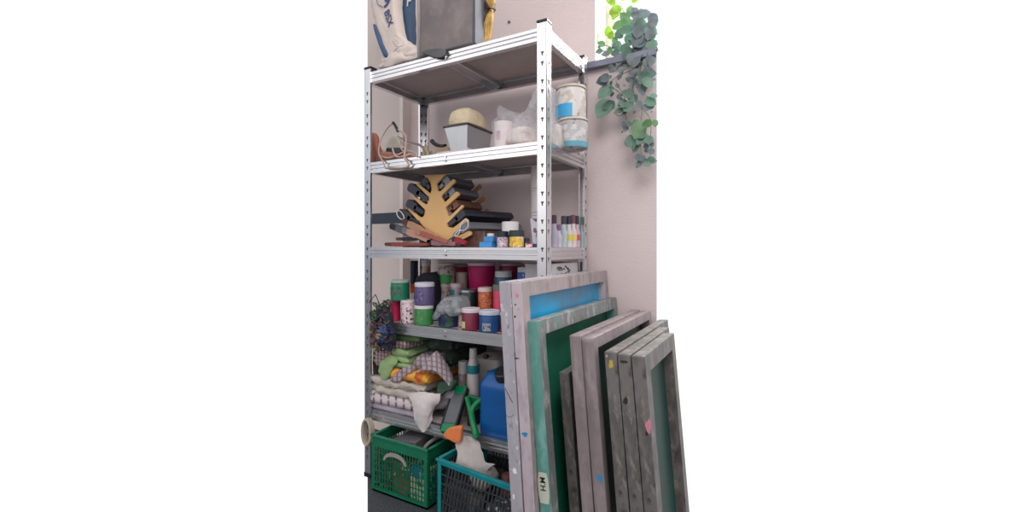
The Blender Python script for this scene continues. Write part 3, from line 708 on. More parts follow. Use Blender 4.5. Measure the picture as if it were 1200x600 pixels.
flat('spatula', 'black flat spatula lying above the red-banded brush', 'spatula', (470, 280), (505, 280), 4.2, .06, .06, DARK, BRN)
flat('spatula', 'dark grey spatula pointing left with tan handle below the charcoal squeegee', 'spatula', (463, 267), (500, 281), 8, .08, .08, mat('grey_spatula', (92, 90, 92), .5), SQB)
flat('paintbrush', 'tan wooden brush handle slanting down to the right', 'brush', (477, 262), (512, 280), 8, .06, .06, TAN, BRN)
flat('paintbrush', 'pinkish wooden handle slanting below the tan one', 'brush', (476, 271), (504, 283), 8, .05, .05, mat('pinkish_wood', (186, 142, 124), .6), SQG)
flat('paintbrush', 'red-edged handle crossing in front of the wooden holder', 'brush', (492, 273), (524, 284), 5.5, .045, .045, mat('red_edge', (164, 92, 78), .5), TAN)
flat('squeegee', 'mauve block handle lying in front of the wooden holder', 'squeegee', (505, 284), (533, 286), 7, .05, .05, MAU, DARK)
flat('paintbrush', 'crimson handle lying right of the wooden holder', 'brush', (532, 281), (545, 285), 7, .06, .06, mat('crimson_handle', (150, 30, 52), .5), DARK)
m = MB(); a = PY(541, 271, .13); b2 = PY(568, 290, .13); m.bbox(a.x, b2.x, .13, .27, Z3, a.z, .003)
tag(m.build('wooden_block', patchy('brown_block', (110, 76, 62), [((70, 50, 46), .55)], 14)), 'dark brown wooden block behind the blue boxes', 'block')
# blue boxes
def pbox(name, label, cat, p0, p1, Y0, dep, m_, z0, grp=None, b=.0015):
    a = PY(*p0, Y0); c = PY(*p1, Y0); m = MB(); root = None
    m.bbox(0, c.x-a.x, 0, dep, 0, a.z-z0, b); o = m.build(name, m_, loc=(a.x, Y0, z0)); tag(o, label, cat, grp); return a.z
BLB = mat('sky_blue_card', (70, 150, 214), .5)
z = pbox('blue_box', 'lower of two small sky blue boxes at the shelf edge', 'box', (561.5, 283.5), (576, 290), .02, .05, BLB, Z3)
z = pbox('blue_box', 'upper of two small sky blue boxes, with a white lid on it', 'box', (566.5, 277), (577.5, 283), .024, .04, BLB, z+.0005)
jar('bottle_cap', 'small white cap lying on the upper blue box', 'cap', 570.5, 579.5, 273.5, .045, z+.0005, WHITE, None)
P3 = 'small pots on the third shelf'
jar('ink_pot', 'small pot with black lid and pink-white label next to the blue boxes', 'pot', 582, 596, 271, .03, Z3, LB('pink_white_label', (206, 186, 200), (110, 60, 90), (240, 236, 236), s=90), C('lid_black', (36, 42, 52)), .36, 1.04)
z = jar('ink_pot', 'lower pot carrying the white-lidded pot', 'pot', 588, 606, 276, .10, Z3, C('pot_plum', (80, 60, 80)), DARK, .3)
jar('ink_pot', 'pot with wide white lid standing behind the black-lidded pots', 'pot', 588, 608, 260, .10, z+.0005, C('pot_grey', (150, 142, 150)), WHITE, .75, 1.04)
jar('ink_pot', 'small pot with black lid and yellow label', 'pot', 596.5, 614.5, 270, .03, Z3, LB('yellow_print', (222, 190, 60), (236, 226, 220), (214, 120, 60), s=50), C('lid_charcoal', (52, 60, 66)), .36, 1.04)
jar('ink_pot', 'little dark blue pot behind the red and white cap', 'pot', 613, 621, 279, .07, Z3, C('pot_blue', (44, 70, 110)), C('lid_navy', (50, 66, 92)), .3)
jar('bottle_cap', 'small red and white cap lying beside the yellow-labelled pot', 'cap', 615.5, 624, 285, .03, Z3, patchy('red_white', (214, 60, 70), [((236, 230, 230), .55)], 60), None)
# paint tube (upside down, standing on its cap)
c = PY(627.5, 290, .055); root = thing('paint_tube', (c.x, .055, Z3), 'white and purple squeeze tube standing on its cap beside the post', 'tube')
zt_ = PY(627, 256, .055).z-Z3; m = MB()
vs = []; fs = []; N = 20
for i, (q, wx_, dp) in enumerate([(0.12, .010, .010), (.2, .0125, .0125), (.55, .017, .010), (.85, .0215, .005), (1, .023, .0012)]):
    for k in range(N): a = 2*math.pi*k/N; vs.append((math.cos(a)*wx_, math.sin(a)*dp, zt_*q))
for i in range(4):
    for k in range(N): fs.append((i*N+k, i*N+(k+1) % N, (i+1)*N+(k+1) % N, (i+1)*N+k))
fs += [tuple(range(N))[::-1], tuple(4*N+k for k in range(N))]; m.add(vs, fs, 0, True)
m.build('tube_body', patchy('tube_print', (212, 212, 224), [((130, 80, 110), .58), ((60, 100, 150), .62)], 22), root)
m = MB(); m.lathe([(.009, 0), (.010, .002), (.010, zt_*.13)], seg=16); m.build('cap', C('cap_bluegrey', (60, 80, 120)), root)
# stacked white tubs behind post
z = Z3
for i, (pt, lb) in enumerate([(250, 'bottom'), (222, 'middle'), (196, 'top')]):
    z = jar('white_tub', f'{lb} one of three white cylindrical tubs stacked behind the front post', 'tub', 622, 645, pt, .17, z+.0004, C('tub_white', (208, 200, 200), .5, .03), C('tub_lid_white', (214, 206, 206), .5, .03), .08, 1.01, group='white tubs stacked behind the post')
# bottles at right end
BG = 'small ink bottles in a row at the right end of the third shelf'
for (pl_, pr_, pt, Y, bc, cc, lb, lm) in [
    (645, 654, 252, .135, (168, 160, 178), (62, 42, 66), 'lilac-grey ink bottle with purple cap, nearest the front post', None),
    (650, 659, 263, .175, (186, 180, 190), (130, 90, 120), 'pale bottle with mauve cap low beside the front post', None),
    (656, 665, 253, .215, (176, 190, 198), (52, 52, 66), 'pale blue bottle with dark cap', None),
    (662, 671, 253, .255, (214, 206, 204), (40, 48, 54), 'white bottle with yellow label and black cap', (220, 200, 90)),
    (667, 676, 252, .295, (216, 204, 206), (110, 70, 80), 'white bottle with yellow-green label and reddish cap', (226, 206, 110)),
    (672, 680, 253, .335, (206, 170, 186), (60, 44, 60), 'pinkish bottle with dark cap', (206, 80, 110)),
    (679, 686, 254, .375, (150, 190, 186), (84, 134, 126), 'small teal bottle at the very end by the rear post', None)]:
    jar('ink_bottle', lb, 'bottle', pl_, pr_, pt, Y, Z3, C('b%d' % pl_, bc, .3), C('bc%d' % pl_, cc), .27, 1.0, (C('bl%d' % pl_, lm) if lm else None), (-140, 20), (.3, .75), group=BG, neck=.62, taper=.97)

# ------------------------------------------------------------------ second shelf
# loaf-tin shaped planter with upturned basket
fl = PY(525, 170, .03); Y0 = .035
A = PY(530, 170, Y0); B = PY(547.5, 172, Y0); 
root = thing('planter_box', (B.x, Y0, Z2), 'white-grey tapered planter box with dark rim on the second shelf', 'planter')
tw = PY(547.5, 146, Y0-.008).x-PY(522, 146, Y0-.008).x; bw_ = B.x-A.x; H = PY(547, 146, Y0).z-Z2; dpt = .165
m = MB()
top = [(-tw, -.008, H), (.006, -.008, H), (.006, dpt+.008, H), (-tw, dpt+.008, H)]; bot = [(-bw_, 0, 0), (0, 0, 0), (0, dpt, 0), (-bw_, dpt, 0)]
ti = [(-tw+.004, -.004, H), (.002, -.004, H), (.002, dpt+.004, H), (-tw+.004, dpt+.004, H)]; bi = [(-bw_+.004, .004, .006), (-.004, .004, .006), (-.004, dpt-.004, .006), (-bw_+.004, dpt-.004, .006)]
m.add(bot+top+ti+bi, [(3, 2, 1, 0)]+[(i, (i+1) % 4, (i+1) % 4+4, i+4) for i in range(4)]+[(i+4, (i+1) % 4+4, (i+1) % 4+8, i+8) for i in range(4)]+[(i+8, (i+1) % 4+8, (i+1) % 4+12, i+12) for i in range(4)]+[(12, 13, 14, 15)])
m.build('tapered_body', mat('tin_grey', (176, 178, 182), .3, .8, var=.04), root)
m = MB(); r_ = .005
for (x0, x1, y0, y1) in ((-tw-r_, .006+r_, -.008-r_, -.003), (-tw-r_, .006+r_, dpt+.003, dpt+.008+r_), (-tw-r_, -tw+.003, -.008, dpt+.008), (.003, .006+r_, -.008, dpt+.008)): m.bbox(x0, x1, y0, y1, H-.002, H+.006, .001)
m.build('rim', mat('dark_rim', (62, 60, 64), .4), root)
root2 = thing('bread_basket', (B.x-tw/2, Y0+dpt/2, Z2+H+.006), 'upturned beige oval proofing basket resting on the planter box', 'basket')
m = MB(); vs = []; fs = []; N = 36; K = 9
hh = PY(547, 128, Y0+.08).z-Z2-H-.006
for i in range(K+1):
    f = i/K; s_ = (1-f**3.2)**(1/2.4) if i < K else .02
    for k in range(N):
        a = 2*math.pi*k/N; ca, sa = math.cos(a), math.sin(a); e = .5
        rb_ = 1+.012*math.sin(f*40)
        vs.append((math.copysign(abs(ca)**e, ca)*(tw*.5+.004)*s_*rb_, math.copysign(abs(sa)**e, sa)*dpt*.5*s_*rb_, hh*f))
for i in range(K):
    for k in range(N): fs.append((i*N+k, i*N+(k+1) % N, (i+1)*N+(k+1) % N, (i+1)*N+k))
fs += [tuple(range(N))[::-1], tuple(K*N+k for k in range(N))]; m.add(vs, fs, 0, True)
m.build('basket_shell', mat('beige_rattan', (204, 188, 158), .7, var=.12, scale=30, bmp=.3, bscale=120), root2)
m = MB()
for s_ in (.5, 1.0, 1.45):
    m.tube([(math.cos(a)*tw*.475*(1-(s_/2.2)**4), math.sin(a)*0+ (-dpt*.47+.0), 0) for a in (0, .1)], .0001, 4) if False else None
m.tube([(math.copysign(abs(math.cos(a))**.5, math.cos(a))*(tw*.5+.005), math.copysign(abs(math.sin(a))**.5, math.sin(a))*dpt*.505, .003) for a in [2*math.pi*k/40 for k in range(40)]], .003, 6, closed=True)
m.build('basket_rim', mat('rattan_rim', (150, 128, 100), .7), root2)
# tray of flat things in front-left of planter
a = PY(508, 180, .03); b2 = PY(553, 172, .03)
m = MB(); m.bbox(0, b2.x-a.x, 0, .10, 0, .010, .002); m.bbox(.01, b2.x-a.x-.02, .01, .09, .010, .017, .002)
tag(m.build('flat_tray', mat('pale_pink_card', (206, 192, 194), .6), loc=(a.x, .025, Z2)), 'stack of pale pinkish flat boards lying before the planter', 'tray')
# round brown board behind & black strap
c = PY(516, 172, .20); root = thing('round_board', (c.x, .21, Z2), 'round tan wooden board leaning behind the planter', 'board')
m = MB(); rr_ = 14/F*depth(c)*.85; m.lathe([(rr_-.002, -.006), (rr_, -.004), (rr_, .004), (rr_-.002, .006)], seg=40, M=Matrix.Rotation(R(80), 4, 'X'), c=(0, 0, rr_*.99)); m.build('disc', mat('tan_board', (168, 146, 120), .6), root)
m = MB(); m.tube(cr([PY(506, 165, .06), PY(510, 169, .055), PY(517, 171, .06), PY(523, 170, .08)], 5), .010, 8, taper=lambda u: 1-.5*u)
tag(m.build('black_strap', DARK), 'short black padded strap beside the tan round board', 'strap')
# khaki ornament cluster
c = PY(500, 178, .05); root = thing('key_cluster', (c.x, .05, Z2), 'cluster of khaki metal clips standing near the shelf edge', 'clips')
m = MB(); KH = mat('khaki_metal', (150, 138, 112), .5, .3, var=.3, scale=60)
for (dx_, dz_, r0, h0) in ((-.012, 0, .010, .035), (.004, 0, .012, .045), (.018, 0, .009, .030), (-.002, 0, .008, .06)):
    m.lathe([(r0*.7, 0), (r0, .006), (r0*.8, h0*.6), (r0*.35, h0*.75), (r0*.5, h0)], c=(dx_, dx_*.5, 0), seg=14)
m.tube([(math.cos(a)*.010, 0, .058+math.sin(a)*.010) for a in [2*math.pi*k/16 for k in range(16)]], .0018, 6, closed=True)
m.tube([(-.014+math.cos(a)*.009, 0, .045+math.sin(a)*.009) for a in [2*math.pi*k/16 for k in range(16)]], .0015, 6, closed=True)
m.build('clips', KH, root)
# cable bundle with black sleeve
CAB = mat('beige_cable', (186, 160, 150), .5); 
o = PY(462, 175, .05); root = thing('cable_loop', (o.x, .05, Z2), 'beige cable loop with a black sleeve hanging over the shelf edge', 'cable')
def cab(pts, r=.0032):
    return [PY(x, y, Y)-Vector((o.x, .05, Z2)) for x, y, Y in pts]
m = MB()
m.tube(cr(cab([(452, 197, -.012), (449, 190, -.012), (444, 180, .005), (445, 168, .02), (449, 158, .03), (455, 149, .03), (461, 144, .03)]), 6), .0034, 7)
m.tube(cr(cab([(466, 152, .03), (473, 156, .03), (476, 162, .03), (475, 175, .02), (474, 184, .0), (477, 189, -.012), (479, 194, -.014), (474, 196.5, -.012), (462, 197, -.012), (452, 197, -.012)]), 6), .0045, 7)
m.tube(cr(cab([(470, 164, .04), (469, 171, .04), (473, 177, .03), (480, 177, .02), (487, 180, .0), (489.5, 184, -.010)]), 6), .0036, 7)
m.tube(cr(cab([(445, 183, .02), (455, 185, .02), (465, 182, .02), (474, 178, .03), (482, 178, .02)]), 6), .0042, 7)
m.tube(cr(cab([(460, 174, .02), (462, 180, .0), (466, 184, .0), (474, 183, .0), (482, 180, .01)]), 6), .004, 7)
m.build('cable', CAB, root)
m = MB(); m.tube(cr(cab([(460.5, 143.5, .03), (463, 147, .03), (466.5, 154, .03)]), 4), .0065, 10); m.build('sleeve', DARK, root)
m = puff([(447, 178), (452, 168), (458, 159), (464, 160), (470, 170), (474, 179)], .135, .16, .1, .002, 30, 19)
tag(m.build('paper_wedge', mat('cream_paper', (196, 190, 176), .8)), 'cream wedge of paper standing behind the dark hand tool', 'paper')
m = MB()
m.bbox(-.045, .055, -.02, .02, 0, .028, .006, M=Matrix.Rotation(R(8), 4, 'Y'))
ob = m.build('staple_gun', mat('dark_navy_plastic', (46, 50, 66), .4), loc=(PY(463, 173, .09).x, .09, Z2+.048)); tag(ob, 'dark navy hand tool lying behind the cable loop', 'tool')
m = puff([(436, 190), (438, 180), (446, 177), (458, 178), (470, 180), (481, 182), (482, 188), (468, 190), (450, 191)], .03, .13, .1, .004, 40, 9)
tag(m.build('leather_glove', mat('brown_leather', (146, 100, 84), .7)), 'crumpled brown leather glove lying under the cables', 'glove')
m = puff([(433.5, 158), (438, 157), (441, 170), (444, 184), (440, 190), (434, 190)], .04, .07, .1, .003, 30, 4)
tag(m.build('red_cloth', mat('terracotta_cloth', (176, 112, 96), .8)), 'folded terracotta cloth standing at the left post', 'cloth')
# grey curved handle behind cables
m = MB(); m.tube(cr([PY(466, 160, .2), PY(473, 163, .2), PY(482, 167, .2), PY(492, 170, .2), PY(500, 177, .2)], 5), .006, 8, taper=lambda u: .6+.6*u)
tag(m.build('curved_tool', mat('taupe_plastic', (150, 138, 132), .5)), 'taupe curved tool behind the cables near the rear post', 'tool')
# plastic bags with contents
FILM = plastic_film('clear_film', (232, 234, 240), .17)
FILM2 = plastic_film('clear_film_fine', (236, 238, 244), .24)
z = jar('paper_cup', 'white cup with pink dot inside the left clear bag', 'cup', 579, 601, 144, .09, Z2, C('cup_white_rose', (230, 216, 216), .5, .04), None, 0, 1, label_m=C('pink_dot', (196, 160, 170)), lab_arc=(-105, -80), lab_z=(.35, .65))
m = puff([(593, 168), (594, 156), (600, 149), (610, 147), (622, 150), (628, 158), (630, 167), (612, 168)], .05, .15, .1, .008, 30, 12)
tag(m.build('paper_wad', mat('blush_tissue', (232, 214, 206), .8, bmp=.4)), 'wad of blush-coloured paper inside the right clear bag', 'paper')
m = puff([(573, 172), (574, 156), (573.5, 143), (577, 139), (582, 136), (580, 128), (583, 122), (587, 131), (592, 129), (598, 128), (603, 136), (604, 150), (603, 170), (590, 172)], .035, .16, .1, .008, 28, 2, n=5)
tag(m.build('plastic_bag', FILM), 'clear plastic bag around a white cup, next to the planter', 'bag')
m = puff([(598, 169), (597, 150), (604, 136), (614, 130), (617, 124), (622, 113), (628, 100), (634, 92), (638, 100), (640, 130), (640, 166), (620, 168)], .03, .17, .1, .008, 24, 6, n=5)
tag(m.build('plastic_bag', FILM2), 'tall pointed clear plastic bag leaning behind the front post', 'bag')
# two stacked jars right of the post
JB = patchy('cream_jar_label', (196, 186, 176), [((214, 210, 206), .5), ((150, 110, 104), .68)], 16, .35)
JB2 = patchy('cream_jar_label_low', (186, 182, 180), [((130, 120, 120), .56), ((206, 204, 204), .55)], 18, .35)
z = jar('storage_tub', 'lower cream tub with teal bottom edge at the right end of the second shelf', 'tub', 653, 689, 141, .20, Z2, JB2, C('tub_lid_cream', (200, 196, 190)), .08, 1.02, C('tub_teal', (96, 160, 180)), (-100, 30), (.02, .22), group='cream tubs stacked at the right end', lab_label='teal band')
zc_ = jar('storage_tub', 'upper cream tub with bright blue label and dark scrap on its lid', 'tub', 651, 687, 103.5, .20, z+.0005, JB, C('tub_lid_beige', (196, 184, 170)), .08, 1.02, C('tub_sky_blue', (60, 164, 214)), (-150, -62), (.02, .45), group='cream tubs stacked at the right end', lab_label='bright blue label')
m = puff([(664, 104), (668, 100), (675, 99), (680, 101), (681, 105), (672, 106)], .19, .22, .1, .002, 40, 5)
tag(m.build('dark_scrap', mat('slate_scrap', (88, 90, 100), .7)), 'dark scrap lying on the upper cream tub', 'scrap')
m = puff([(648, 171), (648, 150), (652, 145), (656, 150), (656, 172)], .11, .14, .1, .003, 40, 7)
tag(m.build('paper_bag', mat('pale_paper', (206, 198, 194), .8)), 'small pale paper packet squeezed beside the front post', 'packet')

# ------------------------------------------------------------------ top shelf
SACK = mat('paper_sack', (220, 206, 198), .8, var=.06, scale=9, bmp=.3, bscale=25)
SBL = mat('sack_blue', (70, 96, 128), .7, var=.12)
PBL = mat('print_blue', (52, 78, 130), .6)
so = PY(460, 78, .03); root = thing('paper_sack', (so.x, .03, Z1), 'off-white paper sack with blue lettering and crumpled bottom on the top shelf', 'sack')
off = Vector((so.x, .03, Z1))
m = puff([(429, -45), (458, -45), (461, 0), (463, 20), (467, 40), (474, 46), (477, 56), (480, 66), (474, 71), (462, 75), (450, 78), (446, 77), (445, 74), (451, 66), (447, 54), (440, 32), (434, 10)], .02, .085, .1, .004, 26, 1, off=off)
m.build('sack_body', SACK, root)
m = puff([(436, 27), (439.5, 30), (446, 48), (453, 63), (449, 66), (443, 52), (438, 36)], .010, .06, .1, .001, 20, 2, off=off); m.build('blue_stripe', SBL, root)
# bottom folds
m = puff([(441, 78), (447, 71), (455, 64), (462, 57), (470, 54), (480, 51), (490, 54), (497, 62), (492, 67), (480, 69), (466, 73), (450, 79)], .004, .06, .1, .006, 38, 21, off=off); m.build('crumpled_bottom', SACK, root)
m = MB()
for l in ([(460, 48), (463, 53), (467, 55), (473, 53)], [(466, 56), (461, 61), (458, 67), (457, 71)], [(464, 59), (468, 62), (476, 66)], [(449, 72), (456, 70), (462, 69)]):
    m.tube(cr([PY(x, y, .0035)-off for x, y in l], 4), .0009, 5)
m.build('crease_line', mat('crease_brown', (112, 94, 88), .8), root)  # dark tubes laid on the paper draw the shade in its creases
m = patch([[PY(443, 78, .012), PY(455, 68, .0), PY(464, 56, .008), PY(470, 45, .016)], [PY(455, 78, .004), PY(464, 68, -.004), PY(471, 60, .006), PY(474, 50, .016)], [PY(470, 73, .006), PY(476, 68, .002), PY(480, 62, .008), PY(479, 54, .016)], [PY(497, 65, .004), PY(494, 61, .006), PY(487, 56, .010), PY(479, 51, .016)]], 6, .003, 30, 4, .004, off)
m.build('folded_base', SACK, root)
def tm(px, py, Y, rot): return Matrix.Translation(PY(px, py, Y)-off) @ Matrix.Rotation(R(90), 4, 'X') @ Matrix.Rotation(R(rot), 4, 'Z')
kk = depth(so)/F
text_mesh('9', 21*kk, PBL, tm(453, 2, .0165, -18), root, bold=.0012)
text_mesh('BSX', 12*kk, PBL, tm(455, 21, .0165, -70), root, bold=.0005)
m = MB(); m.tube(cr([PY(441, -12, .017)-off, PY(442, 3, .017)-off, PY(446, 7, .017)-off, PY(449, 8, .017)-off], 4), .0012, 5); m.build('printed_line', PBL, root)
so = PY(478, 60, .09); root = thing('blue_sack', (so.x, .09, Z1), 'dark blue sack with white letter standing behind the paper sack', 'sack'); off = Vector((so.x, .09, Z1))
m = puff([(456, -45), (478, -45), (480, 0), (481, 40), (480, 62), (470, 64), (458, 64), (457, 30)], .088, .135, .1, .003, 26, 3, off=off); m.build('sack_body', SBL, root)
text_mesh('F', 16*kk, WHITE, tm(479, 2, .0845, -5), root, bold=.001)
# grey slab case
xa = PY(488, 60, -.006).x; xb = PY(555, 50, -.006).x
root = thing('grey_case', ((xa+xb)/2, -.006, Z1), 'large dusty grey flat case standing upright on the top shelf', 'case')
hw = (xb-xa)/2; m = MB(); m.bbox(-hw+.016, hw-.0, 0, .072, .002, .62, .008)
m.build('case_body', patchy('dusty_grey', (128, 118, 116), [((112, 104, 106), .5), ((142, 134, 132), .62)], 7, .6, soft=.12, bmp=.2), root)
m = MB(); m.bbox(-hw, -hw+.018, -.002, .07, .004, .62, .007); m.build('edge_trim', mat('pale_grey_edge', (158, 154, 152), .6, var=.12), root)
m = MB(); m.bbox(hw-.006, hw+.004, .002, .070, .004, .62, .003); m.build('side_panel', mat('blue_grey_side', (84, 88, 98), .6, var=.15), root)
m = puff([(494, 60), (505, 57), (520, 57), (521, 64), (516, 67.5), (506, 66.5), (497, 63)], -.016, -.008, .1, .001, 30, 6, off=Vector(((xa+xb)/2, -.006, Z1))); m.build('corner_guard', mat('dark_grey_felt', (98, 98, 102), .8), root)
# yellow bundle with tie
so = PY(571, 45, .085); root = thing('yellow_ribbon_bundle', (so.x, .085, Z1), 'bundle of yellow straps tied with dark cord beside the grey case', 'straps'); off = Vector((so.x, .085, Z1))
m = MB(); YS = mat('yellow_strap', (206, 166, 92), .6, var=.25, scale=40)
for i, dxp in enumerate((0, 2.2, 4.4, 6.2)):
    m.tube(cr([PY(566.5+dxp*1.0, 50-dxp*.8, .08+i*.004)-off, PY(567+dxp*1.4, 32-dxp, .08)-off, PY(572+dxp*.7, 18, .08)-off, PY(575+dxp*.25, 10, .08)-off, PY(572+dxp, 2, .08)-off, PY(568+dxp*1.5, -8, .08)-off], 6), .0085, 8, taper=lambda u: .9-.45*math.exp(-((u-.62)/.1)**2))
m.build('straps', YS, root)
m = MB(); m.tube(cr([PY(570, 11, .068)-off, PY(575, 9.5, .066)-off, PY(581, 12, .068)-off], 4), .0025, 6); m.tube(cr([PY(575, 10, .068)-off, PY(570, 16, .068)-off, PY(567, 26, .07)-off], 4), .0018, 6); m.build('cord', DARK, root)
m = puff([(562, 50), (560, 20), (563, 4), (569, -6), (577, -4), (577, 8), (574, 14), (570, 26), (567, 44)], .11, .14, .1, .003, 40, 3)
tag(m.build('grey_strap_bag', patchy('grey_brown_bag', (130, 122, 118), [((90, 90, 98), .5), ((180, 160, 120), .64)], 30, .7)), 'mottled grey bag behind the yellow straps', 'bag')
c = PY(597, 26, YW); m = MB(); m.lathe([(.006, 0), (.007, .004), (.004, .010)], M=Matrix.Rotation(R(90), 4, 'X'), seg=12)
tag(m.build('wall_plug', mat('dark_plug', (110, 98, 96), .6), loc=(c.x, YW, c.z)), 'small dark wall plug high on the wall above the rack', 'wall plug')

# ------------------------------------------------------------------ bottom shelf textiles
TG = 'folded cloths piled on the bottom shelf'
PLD = plaid('plaid_white_mauve', (176, 164, 168), (112, 94, 104), (134, 116, 124), 36)
CREAM = mat('cream_cloth', (190, 182, 172), .9, var=.06, scale=9, bmp=.8, bscale=40)
GRN = mat('light_green_cloth', (150, 178, 124), .9, var=.1, scale=9, bmp=.7, bscale=40)
DGR = patchy('dark_green_cloth', (50, 68, 56), [((34, 44, 42), .5), ((84, 104, 78), .62)], 14, .9)
ORG = patchy('orange_cloth', (222, 128, 48), [((226, 166, 70), .5), ((190, 90, 50), .62)], 12, .9)
def cloth(label, mb, m_, loc=(0, 0, 0), name='folded_cloth'): return tag(mb.build(name, m_, loc=loc), label, 'cloth', TG)
cloth('lowest white and mauve striped cloth at the bottom of the pile', folded(-.915, -.60, .004, .33, Z5+.001, Z5+.026, 1, .003, 21), mat('lavender_cloth', (170, 160, 172), .9))
cloth('white and mauve striped folded towel near the bottom of the pile', folded(-.91, -.625, .002, .33, Z5+.028, Z5+.072, 1, .0035, 22), plaid('stripe_white_mauve', (206, 192, 196), (96, 76, 90), (196, 182, 186), 22))
cloth('large cream sheet folded thick across the pile', folded(-.922, -.57, -.002, .33, Z5+.075, Z5+.150, 2, .012, 23, 22), CREAM)
cloth('orange cloth folded on the cream sheet', folded(-.80, -.55, .0, .28, Z5+.150, Z5+.200, 1, .007, 24, 14), ORG)
cloth('light green towel folded in thick layers, upper left of the pile', folded(-.885, -.655, .004, .28, Z5+.204, Z5+.285, 3, .008, 25, 20), GRN)
cloth('plaid cloth above the light green towel', folded(-.895, -.68, .008, .28, Z5+.287, Z5+.322, 1, .005, 26, 14), plaid('plaid_dense', (180, 160, 160), (80, 52, 60), (110, 80, 80), 45))
cloth('mid green cloth at the top of the pile under the shelf', folded(-.82, -.62, .02, .30, Z5+.322, Z5+.350, 1, .004, 27, 14), mat('mid_green_cloth', (98, 134, 88), .9, bmp=.2))
cloth('dark green bundle at the top right of the pile', folded(-.66, -.50, .09, .37, Z5+.215, Z5+.345, 2, .010, 28, 12), DGR)
m = patch([[PY(450, 416, .015), PY(455, 415, .01), PY(460, 416, .01), PY(466, 418, .02)], [PY(447, 423, .0), PY(453, 422, -.006), PY(459, 423, -.004), PY(465, 425, .004)],
           [PY(443, 434, -.002), PY(450, 434, -.01), PY(455, 433, -.008), PY(460, 432, .0)], [PY(445, 439, .0), PY(449, 444, -.006), PY(453, 444, -.004), PY(457, 440, .002)]], 6, .004, 30, 41, .006)
cloth('light green towel corner folding down at the left of the pile', m, GRN, name='draped_cloth')
# cream corner hanging
m = patch([[PY(478, 462, .0), PY(490, 459, -.004), PY(503, 460, .0), PY(516, 462, .02)],
           [PY(483, 474, -.012), PY(493, 472, -.022), PY(503, 470, -.016), PY(514, 471, .012)],
           [PY(485, 487, -.012), PY(493, 489, -.028), PY(502, 487, -.018), PY(508, 480, .004)],
           [PY(487, 496, -.008), PY(495, 506, -.016), PY(500, 503, -.01), PY(507, 492, .0)]], 7, .004, 26, 8, .006)
cloth('cream cloth corner drooping from the pile over the shelf edge', m, mat('pale_cream_cloth', (214, 206, 204), .9, bmp=.25, bscale=40), name='drooping_cloth')
# plaid drape at the right
m = patch([[PY(511, 411, .03), PY(516, 415, .04), PY(523, 425, .05), PY(530, 438, .06)],
           [PY(504, 418, .01), PY(511, 420, .01), PY(519, 428, .02), PY(530, 444, .04)],
           [PY(496, 428, .006), PY(506, 427, -.006), PY(516, 432, .006), PY(529, 449, .03)],
           [PY(488, 437, -.004), PY(497, 434, -.008), PY(510, 435, -.008), PY(526, 452, .02)]], 7, .003, 26, 9, .005)
cloth('plaid cloth spread like a tent at the right of the pile', m, PLD, name='draped_cloth')
cloth('mauve plaid cloth lump filling the right side of the pile', folded(-.665, -.53, .03, .33, Z5+.19, Z5+.27, 1, .008, 31, 14), PLD)
cloth('crumpled grey-mauve cloth at the right foot of the pile', puff([(500, 480), (503, 466), (512, 460), (522, 457), (530, 460), (528, 472), (520, 478), (510, 481)], .05, .13, .1, .009, 30, 10), mat('greymauve_cloth', (150, 142, 152), .9, bmp=.3), name='crumpled_cloth')
cloth('small dark green rag on the right slope of the pile', puff([(511, 462), (513, 450), (521, 448), (530, 447), (529, 456), (521, 460), (515, 465)], .025, .06, .1, .004, 40, 11), mat('bottle_green_rag', (58, 84, 72), .9), name='rag')
cloth('striped lavender cloth tucked under the orange one', puff([(456, 447), (461, 440), (470, 432), (479, 430), (482, 436), (474, 442), (465, 449)], -.002, .04, .1, .003, 40, 12), PLD, name='rag')
# dark patterned textile hanging at left
m = patch([[PY(437, 396, .06), PY(441, 396, .05), PY(446, 397, .06), PY(451, 398, .07)], [PY(437, 425, .05), PY(441, 425, .06), PY(446, 424, .05), PY(452, 423, .07)], [PY(437, 452, .06), PY(441, 452, .05), PY(446, 450, .06), PY(450, 448, .07)]], 6, .003, 30, 3, .006)
tag(m.build('hanging_cloth', plaid('dark_brown_weave', (70, 54, 56), (44, 34, 38), (96, 76, 74), 90)), 'dark brown woven cloth hanging behind the left post', 'cloth')
cloth('red and white plaid corner poking out at the left of the pile', puff([(438, 424), (440, 412), (450, 404), (459, 408), (456, 416), (448, 424), (442, 430)], .0, .05, .1, .003, 30, 14), plaid('plaid_red', (176, 152, 150), (110, 60, 66), (120, 90, 90), 50), name='rag')

